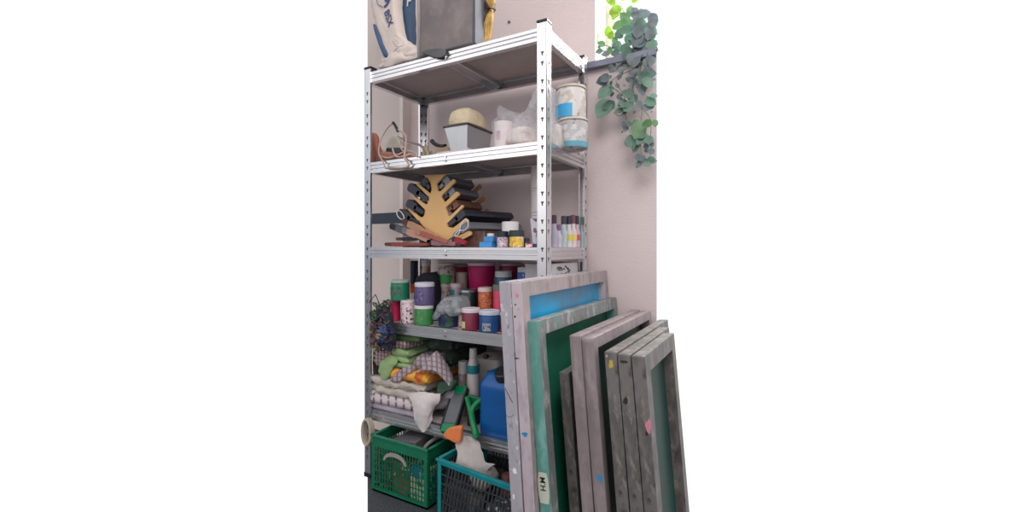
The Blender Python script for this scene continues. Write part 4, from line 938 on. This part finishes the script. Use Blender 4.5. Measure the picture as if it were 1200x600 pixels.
# ------------------------------------------------------------------ hanging bundle of coloured yarn and ribbons at the left post
so = PY(446, 380, -.03); root = thing('ribbon_bundle', (so.x, -.03, .60), 'tangled bundle of dark green, blue and brown ribbons hanging at the left post', 'ribbons'); off = Vector((so.x, -.03, .60))
cols = [('ribbon_green', (62, 80, 62)), ('ribbon_navy', (40, 46, 84)), ('ribbon_brown', (120, 92, 80)), ('ribbon_grey', (84, 84, 92)), ('ribbon_tan', (170, 144, 116)), ('ribbon_blue', (70, 96, 150)), ('ribbon_plum', (92, 62, 76))]
rr = random.Random(3)
for ci, (nm, c) in enumerate(cols):
    m = MB()
    for i in range(26 if ci < 4 else 12):
        # zones: green upper, navy lower right, tan lower left
        if nm == 'ribbon_navy': cx_, cy_ = rr.uniform(444, 460), rr.uniform(384, 408)
        elif nm in ('ribbon_tan', 'ribbon_brown'): cx_, cy_ = rr.uniform(434, 447), rr.uniform(378, 408)
        elif nm == 'ribbon_green': cx_, cy_ = rr.uniform(436, 457), rr.uniform(354, 386)
        elif nm == 'ribbon_blue': cx_, cy_ = rr.uniform(436, 456), rr.uniform(376, 400)
        else: cx_, cy_ = rr.uniform(435, 457), rr.uniform(356, 404)
        Y = rr.uniform(-.055, -.008); pts = []
        ang = rr.uniform(0, 6.28); 
        for k in range(5):
            pts.append(PY(max(434, cx_+math.cos(ang)*rr.uniform(1, 5)), cy_+math.sin(ang)*rr.uniform(1, 6), Y+rr.uniform(-.01, .01))-off); ang += rr.uniform(.6, 1.9)
        m.tube(cr(pts, 5), rr.uniform(.0025, .0052), 6)
    m.build('ribbon', mat(nm, c, .7, var=.3, scale=60), root)
m = puff([(438, 406), (437, 385), (440, 365), (446, 358), (453, 364), (457, 385), (459, 402), (452, 410), (444, 411)], -.045, -.012, .1, .006, 40, 5, off=off); m.build('bundle_core', mat('dark_bundle', (44, 48, 54), .9), root)
m = MB(); m.tube([PY(447, 362, -.028)-off, PY(440, 345, -.012)-off, Vector((-.89, -.008, .80))-off], .002, 6); m.build('hanging_cord', DARK, root)

# coiled cream hose hanging by the left post
c = PY(431, 506, -.03); root = thing('hose_coil', (c.x, -.03, c.z-.07), 'cream coil of hose hanging at the lower left post', 'hose')
m = MB()
for i in range(3):
    m.tube([(math.cos(a)*(.026), (i-1)*.009, .07+math.sin(a)*(.056)) for a in [2*math.pi*k/32 for k in range(32)]], .0062, 8, closed=True)
m.build('coil', mat('cream_hose', (186, 172, 156), .6), root)
m = MB(); m.tube([(.0, 0, .125), (.012, .012, .155), (.004, .024, .175)], .0016, 6); m.build('string', DARK, root)

# ------------------------------------------------------------------ bottom shelf: bottles, jerrycan, tools
jar('spray_can', 'grey spray can with pale cap beside the cloth pile', 'can', 537, 548.5, 423, .15, Z5, LB('can_grey', (122, 118, 120), (160, 90, 90), (190, 186, 188), s=40), C('cap_pale', (190, 184, 188)), .22, 1.0)
c = PY(554.5, 466, .13); root = thing('white_bottle', (c.x, .13, Z5), 'tall white squeeze bottle with teal band on the bottom shelf', 'bottle')
t = depth(c)/F; zt_ = PY(555, 408, .13).z-Z5; r = 7.4*t; m = MB()
m.lathe([(r-.003, 0), (r, .004), (r, zt_*.68), (r*.98, zt_*.74), (r*.66, zt_*.84), (r*.55, zt_*.86)]); m.build('body', C('bottle_bone', (196, 188, 184), .4, .04), root)
m = MB(); m.lathe([(r*.6, zt_*.86), (r*.62, zt_*.865), (r*.58, zt_*.985), (r*.54, zt_)]); m.build('cap', C('cap_bone', (206, 200, 198)), root)
m = MB(); m.lathe([(r+.0002, zt_*.655), (r+.0008, zt_*.66), (r+.0008, zt_*.765), (r*.97, zt_*.77)]); m.build('teal_band', C('band_teal', (40, 128, 134)), root)
c = PY(578, 430, .29); root = thing('white_canister', (c.x, .29, Z5), 'white plastic canister with black cap behind the blue jerrycan', 'canister')
m = MB(); zt_ = PY(578, 412, .29).z-Z5; m.lathe([(.075, 0), (.08, .006), (.08, zt_*.8), (.07, zt_*.92), (.03, zt_)], sq=5, seg=40); m.build('body', C('canister_white', (184, 180, 176), .5, .04), root)
m = MB(); m.lathe([(.012, 0), (.012, .014), (.010, .016)], c=(0, -.055, zt_*.95), seg=16, M=Matrix.Rotation(R(70), 4, 'X')); m.build('cap', DARK, root)
# jerrycan
a = PY(561, 508, .012); JX = a.x; JW = .172; JD = .2; zt_ = PY(562, 447, .012).z-Z5
root = thing('jerrycan', (JX, .012, Z5), 'bright blue plastic jerrycan with dark screw cap at the right of the bottom shelf', 'jerrycan')
BLU = mat('jerrycan_blue', (4, 88, 160), .35, var=.08)
m = MB()
def rrect(x0, x1, y0, y1, z, r=.014):
    return [Vector((cx+r*math.cos(a0+k*math.pi/10), cy+r*math.sin(a0+k*math.pi/10), z)) for cx, cy, a0 in ((x1-r, y1-r, 0), (x0+r, y1-r, math.pi/2), (x0+r, y0+r, math.pi), (x1-r, y0+r, 1.5*math.pi)) for k in range(6)]
L_ = [rrect(.006, JW-.006, .006, JD-.006, 0, .014), rrect(0, JW, 0, JD, .008), rrect(0, JW, 0, JD, .05), rrect(.002, JW-.002, .002, JD-.002, zt_*.5), rrect(0, JW, 0, JD, zt_*.86), rrect(0, JW, 0, JD, zt_*.93, .016), rrect(.006, JW-.006, .004, JD-.004, zt_, .016),
      rrect(.016, JW-.016, .02, JD-.01, zt_+.022, .016), rrect(.022, JW-.022, .03, JD-.02, zt_+.034, .014), rrect(.03, JW-.03, .04, JD-.03, zt_+.037, .012)]
vs = [v for l in L_ for v in l]; N = 24; fs = [(i*N+k, i*N+(k+1) % N, (i+1)*N+(k+1) % N, (i+1)*N+k) for i in range(len(L_)-1) for k in range(N)]
fs += [tuple(range(N))[::-1], tuple((len(L_)-1)*N+k for k in range(N))]; m.add(vs, fs, 0, True)
m.build('can_body', BLU, root)
m = MB(); m.tube(cr([(JW*.5, .045, zt_+.034), (JW*.5, .055, zt_+.055), (JW*.5, .10, zt_+.062), (JW*.5, .15, zt_+.055), (JW*.5, .165, zt_+.034)], 5), .010, 10); m.build('handle', BLU, root)
m = MB(); m.lathe([(.030, 0), (.033, .002), (.033, .030), (.029, .034)], c=(.096, .034, zt_+.018), seg=24, M=Matrix.Rotation(R(25), 4, 'X')); m.build('screw_cap', mat('cap_dark', (42, 44, 48), .4), root)
m = MB(); m.lathe([(.009, 0), (.0095, .012), (.008, .014)], c=(.026, .035, zt_+.022), seg=16); m.build('vent_cap', mat('cap_navy', (34, 40, 66), .4), root)
# green scraper lying over the edge: aluminium body with green ends
GP = mat('green_plastic', (10, 128, 84), .35); RUB = mat('black_rubber', (34, 34, 40), .6); ORP = mat('orange_plastic', (230, 130, 76), .5)
A = PY(535, 457, .21); B = PY(519, 508, -.035); A = Vector((A.x, .20, Z5+.055)); 
B = PY(525.5, 505, -.022); A = PY(541, 453, .10)
root = thing('squeegee', B, 'long squeegee with green ends and grey body lying over the bottom shelf edge', 'squeegee')
d = A-B; L = d.length; u = d.normalized(); sx_ = Vector((1, 0, 0)); sx_ = (sx_-u*sx_.dot(u)).normalized(); n = sx_.cross(u).normalized()
if n.z < 0: n = -n
M4 = Matrix((( sx_.x, u.x, n.x, 0), (sx_.y, u.y, n.y, 0), (sx_.z, u.z, n.z, 0), (0, 0, 0, 1)))
hw = .030
m = MB(); m.bbox(-hw, hw, L*.14, L*.80, -.012, .012, .003, M=M4); m.build('grey_body', mat('grey_alu_body', (106, 108, 114), .45, .3), root)
m = MB(); m.bbox(-hw-.002, hw+.002, L*.80, L, -.014, .014, .004, M=M4); m.build('end_cap', GP, root); m = MB(); m.bbox(-hw-.002, hw+.002, -.01, L*.15, -.014, .014, .004, M=M4); m.build('end_cap', GP, root)
m = MB(); m.bbox(-hw-.008, -hw-.001, -.0, L*.96, -.010, .012, .001, M=M4); m.build('rubber_edge', RUB, root); m = MB(); m.bbox(hw+.001, hw+.007, L*.05, L*.96, -.010, .012, .001, M=M4); m.build('rubber_edge', RUB, root)
# orange scraper
of = PY(530, 510, -.04)
m = puff([(518.5, 511), (524, 503), (530, 500.5), (540, 500), (540, 508), (538.5, 518), (533, 519.5), (526, 516)], -.075, -.055, .1, 0, off=(of.x, -.04, of.z))
tag(m.build('orange_scraper', ORP, loc=(of.x, -.04, of.z)), 'orange plastic scraper tip poking out under the green squeegee end', 'scraper')
# green trigger tool handle
of = PY(556, 500, -.02); root = thing('green_handle_tool', (of.x, -.02, of.z), 'green plastic handled tool hanging over the edge beside the jerrycan', 'tool')
off = Vector((of.x, -.02, of.z)); m = MB()
m.tube(cr([PY(547, 466, .05)-off, PY(551, 480, .02)-off, PY(554, 495, -.01)-off, PY(557, 506, -.022)-off, PY(558, 511, -.022)-off], 6), .013, 12, taper=lambda q: .7+.5*q)
m.tube(cr([PY(565, 468, .06)-off, PY(558, 473, .04)-off, PY(553, 481, .02)-off, PY(554, 492, -.004)-off], 6), .011, 10)
m.build('grip', mat('green_tool_plastic', (20, 134, 78), .35), root)
m = puff([(546, 468), (549, 463), (560, 466), (568, 462), (568, 472), (560, 480), (551, 482)], .06, .075, .1, 0, off=off); m.build('head', mat('green_tool_head', (16, 104, 66), .4), root)
m = MB(); m.bbox(.0, .035, 0, .05, 0, .10, .003); tag(m.build('dark_bottle_box', mat('murky_brown', (62, 46, 46), .7), loc=(PY(547, 480, .06).x, .06, Z5)), 'dark brown box between the squeegee and the green tool', 'box')

# ------------------------------------------------------------------ crates
def crate(root, x0, x1, y0, y1, h, m_, rim_m, nx, rim=.045, rows=7, slant=0, bar=.004, skip=None, row_t=.004):
    # rim
    t = .006
    m = MB()
    for (a, b, c, d) in ((x0, x1, y0, y0+t), (x0, x1, y1-t, y1), (x0, x0+t, y0+t, y1-t), (x1-t, x1, y0+t, y1-t)):
        m.bbox(a, b, c, d, h-rim, h-.004, .001)
    for (a, b, c, d) in ((x0-.005, x1+.005, y0-.005, y0+t+.003), (x0-.005, x1+.005, y1-t-.003, y1+.005), (x0-.005, x0+t+.003, y0, y1), (x1-t-.003, x1+.005, y0, y1)):
        m.bbox(a, b, c, d, h-.010, h, .0015)
    m.build('rim', rim_m, root)
    m = MB(); m.box(x0, x1, y0, y1, .004, .010); m.box(x0, x1, y0, y0+t, .004, .025); m.box(x0, x1, y1-t, y1, .004, .025); m.box(x0, x0+t, y0, y1, .004, .025); m.box(x1-t, x1, y0, y1, .004, .025)
    for x in (x0+.01, x1-.04):
        for y in (y0+.01, y1-.04): m.box(x, x+.03, y, y+.03, 0, .006)
    m.build('base', m_, root)
    z0, z1 = .02, h-rim
    def panel(p0, p1, inward, n):
        m = MB(); p0 = Vector(p0); p1 = Vector(p1); d = p1-p0; L = d.length; u = d.normalized(); w_ = Vector(inward)*.003
        for i in range(n+1):
            s_ = L*i/n; zz = Vector((0, 0, z1-z0)); bb = bar/2
            off_ = u*slant*(z1-z0)
            q = p0+u*s_
            if i in (0, n): off_ = Vector()
            if slant and 0 < i < n and s_+slant*(z1-z0) > L: continue
            m.prism([q-u*bb+Vector((0, 0, z0)), q+u*bb+Vector((0, 0, z0)), q+u*bb+off_+Vector((0, 0, z1)), q-u*bb+off_+Vector((0, 0, z1))], w_)
        for j in range(1, rows):
            z = z0+(z1-z0)*j/rows; m.prism([p0+Vector((0, 0, z-row_t/2)), p1+Vector((0, 0, z-row_t/2)), p1+Vector((0, 0, z+row_t/2)), p0+Vector((0, 0, z+row_t/2))], w_*.9)
        m.build('side_grille', m_, root)
    ny = max(4, int(nx*(y1-y0)/(x1-x0)))
    panel((x0, y0, 0), (x1, y0, 0), (0, 1, 0), nx); panel((x0, y1, 0), (x1, y1, 0), (0, -1, 0), nx)
    panel((x0, y0, 0), (x0, y1, 0), (1, 0, 0), ny); panel((x1, y0, 0), (x1, y1, 0), (-1, 0, 0), ny)
    for x in (x0, x1):
        for y in (y0, y1):
            m = MB()
            m.bbox(min(x, x+(.018 if x == x0 else -.018)), max(x, x+(.018 if x == x0 else -.018)), y-.001 if y == y0 else y-.004, y+.004 if y == y0 else y+.001, .01, h-rim+.002, .001)
            m.bbox(x-.001 if x == x0 else x-.004, x+.004 if x == x0 else x+.001, min(y, y+(.018 if y == y0 else -.018)), max(y, y+(.018 if y == y0 else -.018)), .01, h-rim+.002, .001)
            m.build('corner_post', rim_m, root)
fr_ = PZ(500, 527.5, .243); fl_ = PZ(436.5, 508.5, .243)
GC = mat('crate_green', (14, 108, 76), .4); 
gx1 = fr_.x; gx0 = fl_.x; gy = (fr_.y+fl_.y)/2
root = thing('plastic_crate', (gx0, gy, 0), 'green plastic crate with slotted sides standing under the rack', 'crate')
crate(root, 0, gx1-gx0, 0, .34, .243, GC, GC, 20, .048, 7, 0, .0040, row_t=.0035)
# crescent carrying handle in the front of the crate
m = MB(); cx_ = PZ(460, 530, .20).x-gx0
vs = []
pa = [(cx_+math.cos(a)*.064, -.004, .150+math.sin(a)*.040) for a in [math.pi*k/16 for k in range(17)]]; pb = [(cx_+math.cos(a)*.054, -.004, .150+math.sin(a)*.024) for a in [math.pi*k/16 for k in range(16, -1, -1)]]
m.prism(pa+pb, (0, .006, 0)); hb_ = m.build('handle', mat('pale_handle', (150, 150, 142), .5), root); hb_['label'] = 'pale crescent handle'
# contents of the green crate
Lx = gx1-gx0
def inner(name, label, cat, mb, m_): 
    o = mb.build(name, m_, loc=(gx0, gy, 0)); return tag(o, label, cat)
m = MB(); m.bbox(.10, .23, .04, .17, .16, .215, .006, M=Matrix.Rotation(R(-6), 4, 'Y')); inner('grey_box', 'dark grey box lying on top inside the green crate', 'box', m, mat('slate_box', (96, 94, 98), .6))
m = MB(); m.bbox(.02, .10, .02, .30, .012, .165, .004); inner('packed_carton', 'olive carton inside the left of the green crate', 'box', m, patchy('murky_olive', (70, 84, 56), [((150, 140, 96), .6), ((40, 60, 50), .5)], 25))
m = MB(); m.bbox(.105, .20, .012, .30, .012, .150, .004); inner('packed_carton', 'brown printed carton inside the middle of the green crate', 'box', m, patchy('murky_brownprint', (116, 84, 66), [((60, 90, 70), .5), ((190, 170, 140), .64)], 25))
m = MB(); m.bbox(.208, Lx-.012, .012, .20, .012, .150, .004); inner('packed_carton', 'cream and blue printed carton inside the right of the green crate', 'box', m, patchy('creamblue_print', (186, 186, 150), [((20, 110, 150), .5), ((60, 90, 60), .58)], 12))
m = MB(); m.tube(cr([(Lx-.07, .03, .16), (Lx-.06, .06, .22), (Lx-.045, .12, .24), (Lx-.05, .2, .22)], 5), .008, 8); inner('cable_coil', 'grey cable end poking out of the green crate', 'cable', m, mat('grey_cable', (126, 128, 122), .5))
m = MB(); m.bbox(Lx-.05, Lx-.02, .05, .19, .152, .215, .004); inner('dark_tin', 'dark tin at the right inside of the green crate', 'tin', m, mat('dark_tin', (54, 62, 62), .5))

# teal crate
tl = PZ(512.5, 536.5, .25); tr = PZ(596, 567.5, .25); ang = math.atan2(tr.y-tl.y, tr.x-tl.x)
TL = mat('crate_teal', (10, 140, 146), .4); TB = mat('crate_charcoal', (58, 62, 66), .5)
root = thing('plastic_crate', (tl.x, tl.y, 0), 'charcoal crate with teal rim, front right under the rack', 'crate', rz=ang)
crate(root, 0, .395, 0, .28, .25, TB, TL, 24, .022, 6, .22, .0055)
pp = root.matrix_basis
def inner2(name, label, cat, mb, m_):
    o = mb.build(name, m_); o.matrix_basis = Matrix.Translation(root.location) @ Matrix.Rotation(ang, 4, 'Z'); return tag(o, label, cat)
m = MB(); m.bbox(.02, .20, .03, .25, .012, .15, .006); inner2('packed_box', 'dark box packed inside the left of the teal-rimmed crate', 'box', m, patchy('packed_grey', (66, 66, 70), [((110, 106, 104), .6)], 20))
m = MB(); m.bbox(.21, .375, .03, .25, .012, .13, .006); inner2('packed_box', 'mottled pale box inside the right of the teal-rimmed crate', 'box', m, patchy('packed_pale', (80, 82, 84), [((206, 206, 204), .58)], 32))
for (p_, q_) in (((586, 552), (597, 560)),):
    c = PZ(593, 555, .22); m = MB(); m.lathe([(.02, 0), (.022, .004), (.022, .07), (.018, .075)], seg=20)
    tag(m.build('reddish_tin', mat('rust_tin', (120, 70, 66), .5), loc=(c.x-.005, c.y+.02, .134)), 'rust-coloured tin standing in the right of the teal-rimmed crate', 'tin')
# pale bag spilling from shelf edge into the crate
BAGM = plastic_film('frosted_film', (206, 200, 198), 1.0)
BAGM = mat('frosted_bag', (190, 182, 178), .45, var=.1, scale=20, bmp=.5, bscale=30)
m = patch([[PY(533, 518, -.062), PY(541, 511, -.045), PY(549, 511, -.03), PY(556, 512, -.02)],
           [PY(536, 532, -.085), PY(545, 529, -.07), PY(555, 526, -.055), PY(563, 524, -.04)],
           [PY(533, 543, -.10), PY(546, 545, -.098), PY(558, 544, -.08), PY(569, 540, -.06)],
           [PY(529, 541, -.095), PY(545, 553, -.105), PY(560, 556, -.09), PY(580, 544, -.055)]], 7, .006, 30, 14, .005)
tag(m.build('plastic_bag', BAGM), 'pale crumpled bag hanging from the shelf edge into the teal-rimmed crate', 'bag')
m = puff([(548, 556), (560, 553), (570, 560), (572, 572), (562, 578), (552, 570)], -.10, -.02, .1, .006, 30, 15)
tag(m.build('paper_wad', mat('pale_wad', (176, 166, 160), .8, bmp=.3)), 'pale crumpled paper inside the teal-rimmed crate', 'paper')

# ------------------------------------------------------------------ plant
def leafmat(name, rgb, tr):
    m, nt_, b = newmat(name); v = coords(nt_, 1); c = srgb(rgb); f = ntex(nt_, v, 25, 3)
    col = ramp(nt_, f, [(.3, tuple(x*.75 for x in c)), (.7, tuple(min(1, x*1.15) for x in c))]); nt_.links.new(col, b.inputs['Base Color']); b.inputs['Roughness'].default_value = .45
    ts = nt_.nodes.new('ShaderNodeBsdfTranslucent'); nt_.links.new(mix(nt_, 1.0, col, tr, 'ADD'), ts.inputs['Color']) 
    mx = nt_.nodes.new('ShaderNodeMixShader'); mx.inputs[0].default_value = .45
    nt_.links.new(b.outputs[0], mx.inputs[1]); nt_.links.new(ts.outputs[0], mx.inputs[2]); nt_.links.new(mx.outputs[0], nt_.nodes['Material Output'].inputs[0]); return m
LFD = leafmat('leaf_deep_green', (134, 166, 150), (0, .02, .01)); LFM = leafmat('leaf_mid_green', (132, 168, 128), (.02, .05, .0)); LFY = leafmat('leaf_yellow_green', (158, 186, 80), (.08, .12, .0))  # deep and mid greens lightened for the window's veiling haze
LFK = leafmat('leaf_shaded_green', (136, 148, 152), (0, .0, .0))  # shaded leaf copy, greyed and lightened for the same window haze
pc = PY(757, 60, .515); root = thing('potted_plant', (pc.x, .53, sill+.004), 'trailing leafy plant in a blue-grey pot on the window sill', 'plant')
off = Vector(root.location)
def leaf(m, c, size, ang, tilt, mi, w_=.8, yaw=0):
    """heart-shaped leaf blade, slightly folded along the midrib"""
    L = size; n = 7; prof = []
    ws = [0, .30, .44, .46, .38, .22, 0]
    Mx = Matrix.Translation(c) @ Matrix.Rotation(R(yaw), 4, 'Z') @ Matrix.Rotation(R(ang), 4, 'Y') @ Matrix.Rotation(R(tilt), 4, 'X')
    vs = []
    for i in range(n):
        s_ = i/(n-1); x = L*(s_-.0); curl = -.12*L*s_*s_
        w2 = ws[i]*L*w_
        xb = x-(.10*L if i == 1 else 0)
        vs += [(xb, -abs(w2)*.18+curl*1+0, w2), (x, curl, 0), (xb, -abs(w2)*.18+curl, -w2)]
    vs = [Mx @ Vector(v) for v in vs]; N = len(vs)
    th = Vector((0, .0006, 0)); vs2 = [v+th for v in vs]; fs = []
    for i in range(n-1):
        a = i*3
        for q in ((a, a+1, a+4, a+3), (a+1, a+2, a+5, a+4)): fs.append(q); fs.append(tuple(x+N for x in q[::-1]))
    m.add(vs+vs2, fs, mi, True)
# leaves measured: px, py, length px, direction degrees (0=right, 90=down), tone
LV = [ # bright ones by the window
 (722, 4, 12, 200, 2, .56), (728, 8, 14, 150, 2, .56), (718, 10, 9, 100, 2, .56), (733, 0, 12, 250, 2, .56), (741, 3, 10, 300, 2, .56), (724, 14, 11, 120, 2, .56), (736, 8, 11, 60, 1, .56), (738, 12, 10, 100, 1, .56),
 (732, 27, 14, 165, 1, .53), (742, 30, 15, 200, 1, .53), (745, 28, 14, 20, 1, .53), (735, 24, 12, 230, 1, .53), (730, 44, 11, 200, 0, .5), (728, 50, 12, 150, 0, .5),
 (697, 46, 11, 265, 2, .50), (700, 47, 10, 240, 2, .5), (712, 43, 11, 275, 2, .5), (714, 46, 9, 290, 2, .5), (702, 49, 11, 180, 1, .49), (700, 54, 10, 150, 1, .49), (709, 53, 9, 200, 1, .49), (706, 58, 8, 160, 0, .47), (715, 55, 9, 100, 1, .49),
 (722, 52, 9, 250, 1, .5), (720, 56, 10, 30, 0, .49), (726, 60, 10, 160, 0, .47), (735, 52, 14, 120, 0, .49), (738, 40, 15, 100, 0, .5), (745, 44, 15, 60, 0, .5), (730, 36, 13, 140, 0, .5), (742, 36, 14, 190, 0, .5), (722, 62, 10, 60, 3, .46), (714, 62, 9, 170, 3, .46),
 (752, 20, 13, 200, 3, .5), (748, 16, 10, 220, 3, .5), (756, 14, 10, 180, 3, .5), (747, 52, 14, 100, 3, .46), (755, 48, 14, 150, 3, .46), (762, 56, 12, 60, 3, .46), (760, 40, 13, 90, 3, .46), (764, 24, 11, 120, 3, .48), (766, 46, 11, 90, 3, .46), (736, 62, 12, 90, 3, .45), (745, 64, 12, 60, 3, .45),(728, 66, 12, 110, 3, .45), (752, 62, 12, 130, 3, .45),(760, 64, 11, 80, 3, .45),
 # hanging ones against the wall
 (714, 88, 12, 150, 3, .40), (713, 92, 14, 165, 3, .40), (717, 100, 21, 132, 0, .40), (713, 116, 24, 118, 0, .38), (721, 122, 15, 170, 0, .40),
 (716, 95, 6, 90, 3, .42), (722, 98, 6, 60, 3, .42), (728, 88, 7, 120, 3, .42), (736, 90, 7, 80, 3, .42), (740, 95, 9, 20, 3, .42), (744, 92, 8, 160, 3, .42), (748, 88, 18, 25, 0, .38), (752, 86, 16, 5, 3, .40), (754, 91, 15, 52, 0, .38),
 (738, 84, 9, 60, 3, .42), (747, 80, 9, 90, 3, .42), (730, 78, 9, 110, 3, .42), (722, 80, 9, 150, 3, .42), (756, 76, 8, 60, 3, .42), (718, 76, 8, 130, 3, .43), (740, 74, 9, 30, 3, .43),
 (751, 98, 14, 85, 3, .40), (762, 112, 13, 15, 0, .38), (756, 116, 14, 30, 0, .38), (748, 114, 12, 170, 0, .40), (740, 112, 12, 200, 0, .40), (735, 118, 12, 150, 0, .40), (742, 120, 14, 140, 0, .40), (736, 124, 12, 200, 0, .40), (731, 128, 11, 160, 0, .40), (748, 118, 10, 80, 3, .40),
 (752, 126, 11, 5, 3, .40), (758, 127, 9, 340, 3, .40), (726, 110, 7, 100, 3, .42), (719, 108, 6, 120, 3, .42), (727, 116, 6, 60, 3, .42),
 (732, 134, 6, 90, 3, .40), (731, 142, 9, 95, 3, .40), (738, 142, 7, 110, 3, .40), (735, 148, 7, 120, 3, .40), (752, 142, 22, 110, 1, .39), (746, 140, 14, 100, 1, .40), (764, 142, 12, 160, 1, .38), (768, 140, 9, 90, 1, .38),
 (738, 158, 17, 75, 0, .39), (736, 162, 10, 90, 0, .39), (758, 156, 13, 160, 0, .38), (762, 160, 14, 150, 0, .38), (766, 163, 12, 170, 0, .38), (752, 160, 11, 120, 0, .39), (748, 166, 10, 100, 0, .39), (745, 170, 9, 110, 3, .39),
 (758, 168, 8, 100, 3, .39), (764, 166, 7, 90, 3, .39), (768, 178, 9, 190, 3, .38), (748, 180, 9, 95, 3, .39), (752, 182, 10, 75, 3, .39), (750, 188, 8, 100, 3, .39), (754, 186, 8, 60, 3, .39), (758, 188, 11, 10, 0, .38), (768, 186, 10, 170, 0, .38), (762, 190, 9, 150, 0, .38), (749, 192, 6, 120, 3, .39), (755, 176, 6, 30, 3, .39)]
m = MB(); rr = random.Random(11)
for (px, py, L, a, tone, Y) in LV:
    px = min(px, 767.5)
    Yj = Y+rr.uniform(-.012, .012)
    c = PY(px, py, Yj); k = depth(c)/F
    if px+L*math.cos(R(a)) > 770: L = max(4, (770-px)/max(.2, math.cos(R(a))))
    leaf(m, c-off, L*k*1.08, a, rr.uniform(-28, 28), tone, .85, rr.uniform(-12, 12)+18)
for (px, py, L, a, tone, Y) in [(742, 22, 16, 60, 3, .46), (750, 28, 18, 100, 3, .45), (758, 30, 18, 60, 0, .45), (764, 34, 14, 110, 3, .45), (744, 34, 18, 80, 0, .46), (752, 40, 18, 120, 3, .45), (762, 46, 15, 80, 0, .45), (746, 48, 18, 70, 3, .45), (756, 54, 16, 30, 3, .45), (766, 58, 12, 120, 3, .45), (740, 56, 16, 130, 0, .45),
        (748, 18, 14, 0, 3, .47), (760, 18, 14, 40, 3, .46), (766, 22, 13, 100, 3, .46), (756, 24, 15, 150, 0, .46), (738, 66, 14, 70, 3, .43), (748, 66, 14, 110, 3, .43), (757, 68, 12, 80, 3, .43), (765, 66, 12, 110, 3, .43)]:
    c = PY(px, py, Y); k = depth(c)/F; leaf(m, c-off, L*k*1.05, a, rr.uniform(-25, 25), tone, .85, rr.uniform(-10, 10)+15)
for k_ in range(70):
    zone = rr.choice([(712, 745, 72, 100), (722, 762, 72, 122), (728, 742, 110, 158), (742, 766, 120, 190), (700, 735, 48, 66), (745, 768, 66, 110)])
    px, py = rr.uniform(*zone[:2]), rr.uniform(*zone[2:]); c = PY(px, py, rr.uniform(.40, .43) if py > 68 else .485)
    leaf(m, c-off, rr.uniform(2.6, 5.2)*depth(c)/F, rr.uniform(40, 160), rr.uniform(-30, 30), rr.choice((0, 3, 3)), .8, rr.uniform(-20, 20))
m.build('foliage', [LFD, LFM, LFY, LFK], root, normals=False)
m = MB()
for st in [[(745, 60, .5), (736, 78, .43), (722, 90, .40), (716, 98, .395), (716, 112, .39)], [(748, 60, .5), (742, 80, .43), (722, 92, .40), (731, 113, .40), (733, 130, .40), (736, 148, .40), (741, 164, .395)],
           [(750, 60, .5), (745, 90, .42), (740, 112, .41), (752, 126, .40), (750, 150, .395), (751, 172, .39), (752, 190, .39)], [(756, 60, .5), (750, 85, .43), (757, 112, .39), (766, 114, .385)],
           [(754, 60, .5), (742, 100, .41), (748, 120, .40), (762, 140, .39), (762, 165, .385), (762, 188, .385)], [(748, 62, .5), (728, 58, .49), (712, 54, .49), (699, 52, .49)], [(752, 50, .5), (744, 36, .52), (735, 22, .54), (728, 6, .56), (724, -4, .56)],
           [(752, 55, .5), (738, 48, .5), (726, 40, .5)], [(757, 60, .5), (756, 40, .5), (760, 20, .5), (752, 14, .5)], [(731, 113, .4), (720, 104, .4), (713, 102, .4)], [(733, 130, .40), (726, 136, .4), (719, 132, .39)], [(731, 113, .4), (738, 104, .4), (746, 116, .4)]]:
    pts = [PY(*p)-off for p in st]
    m.tube(cr(pts, 6), .0016, 6, taper=lambda q: 1-.4*q)
m.build('stem', mat('stem_brown_green', (78, 84, 72), .6), root)
m = MB(); pr_ = .043; ph = .12
m.lathe([(pr_*.72, 0), (pr_*.76, .004), (pr_*.97, ph-.02), (pr_*1.06, ph-.018), (pr_*1.06, ph), (pr_*.95, ph), (pr_*.93, ph-.012)], seg=32); pot = m.build('pot', mat('blue_grey_pot', (104, 112, 124), .4), root)
m = MB(); m.lathe([(pr_*.9, ph-.022), (pr_*.9, ph-.011)], seg=24); m.build('soil', mat('dark_soil', (50, 42, 38), .9), root)
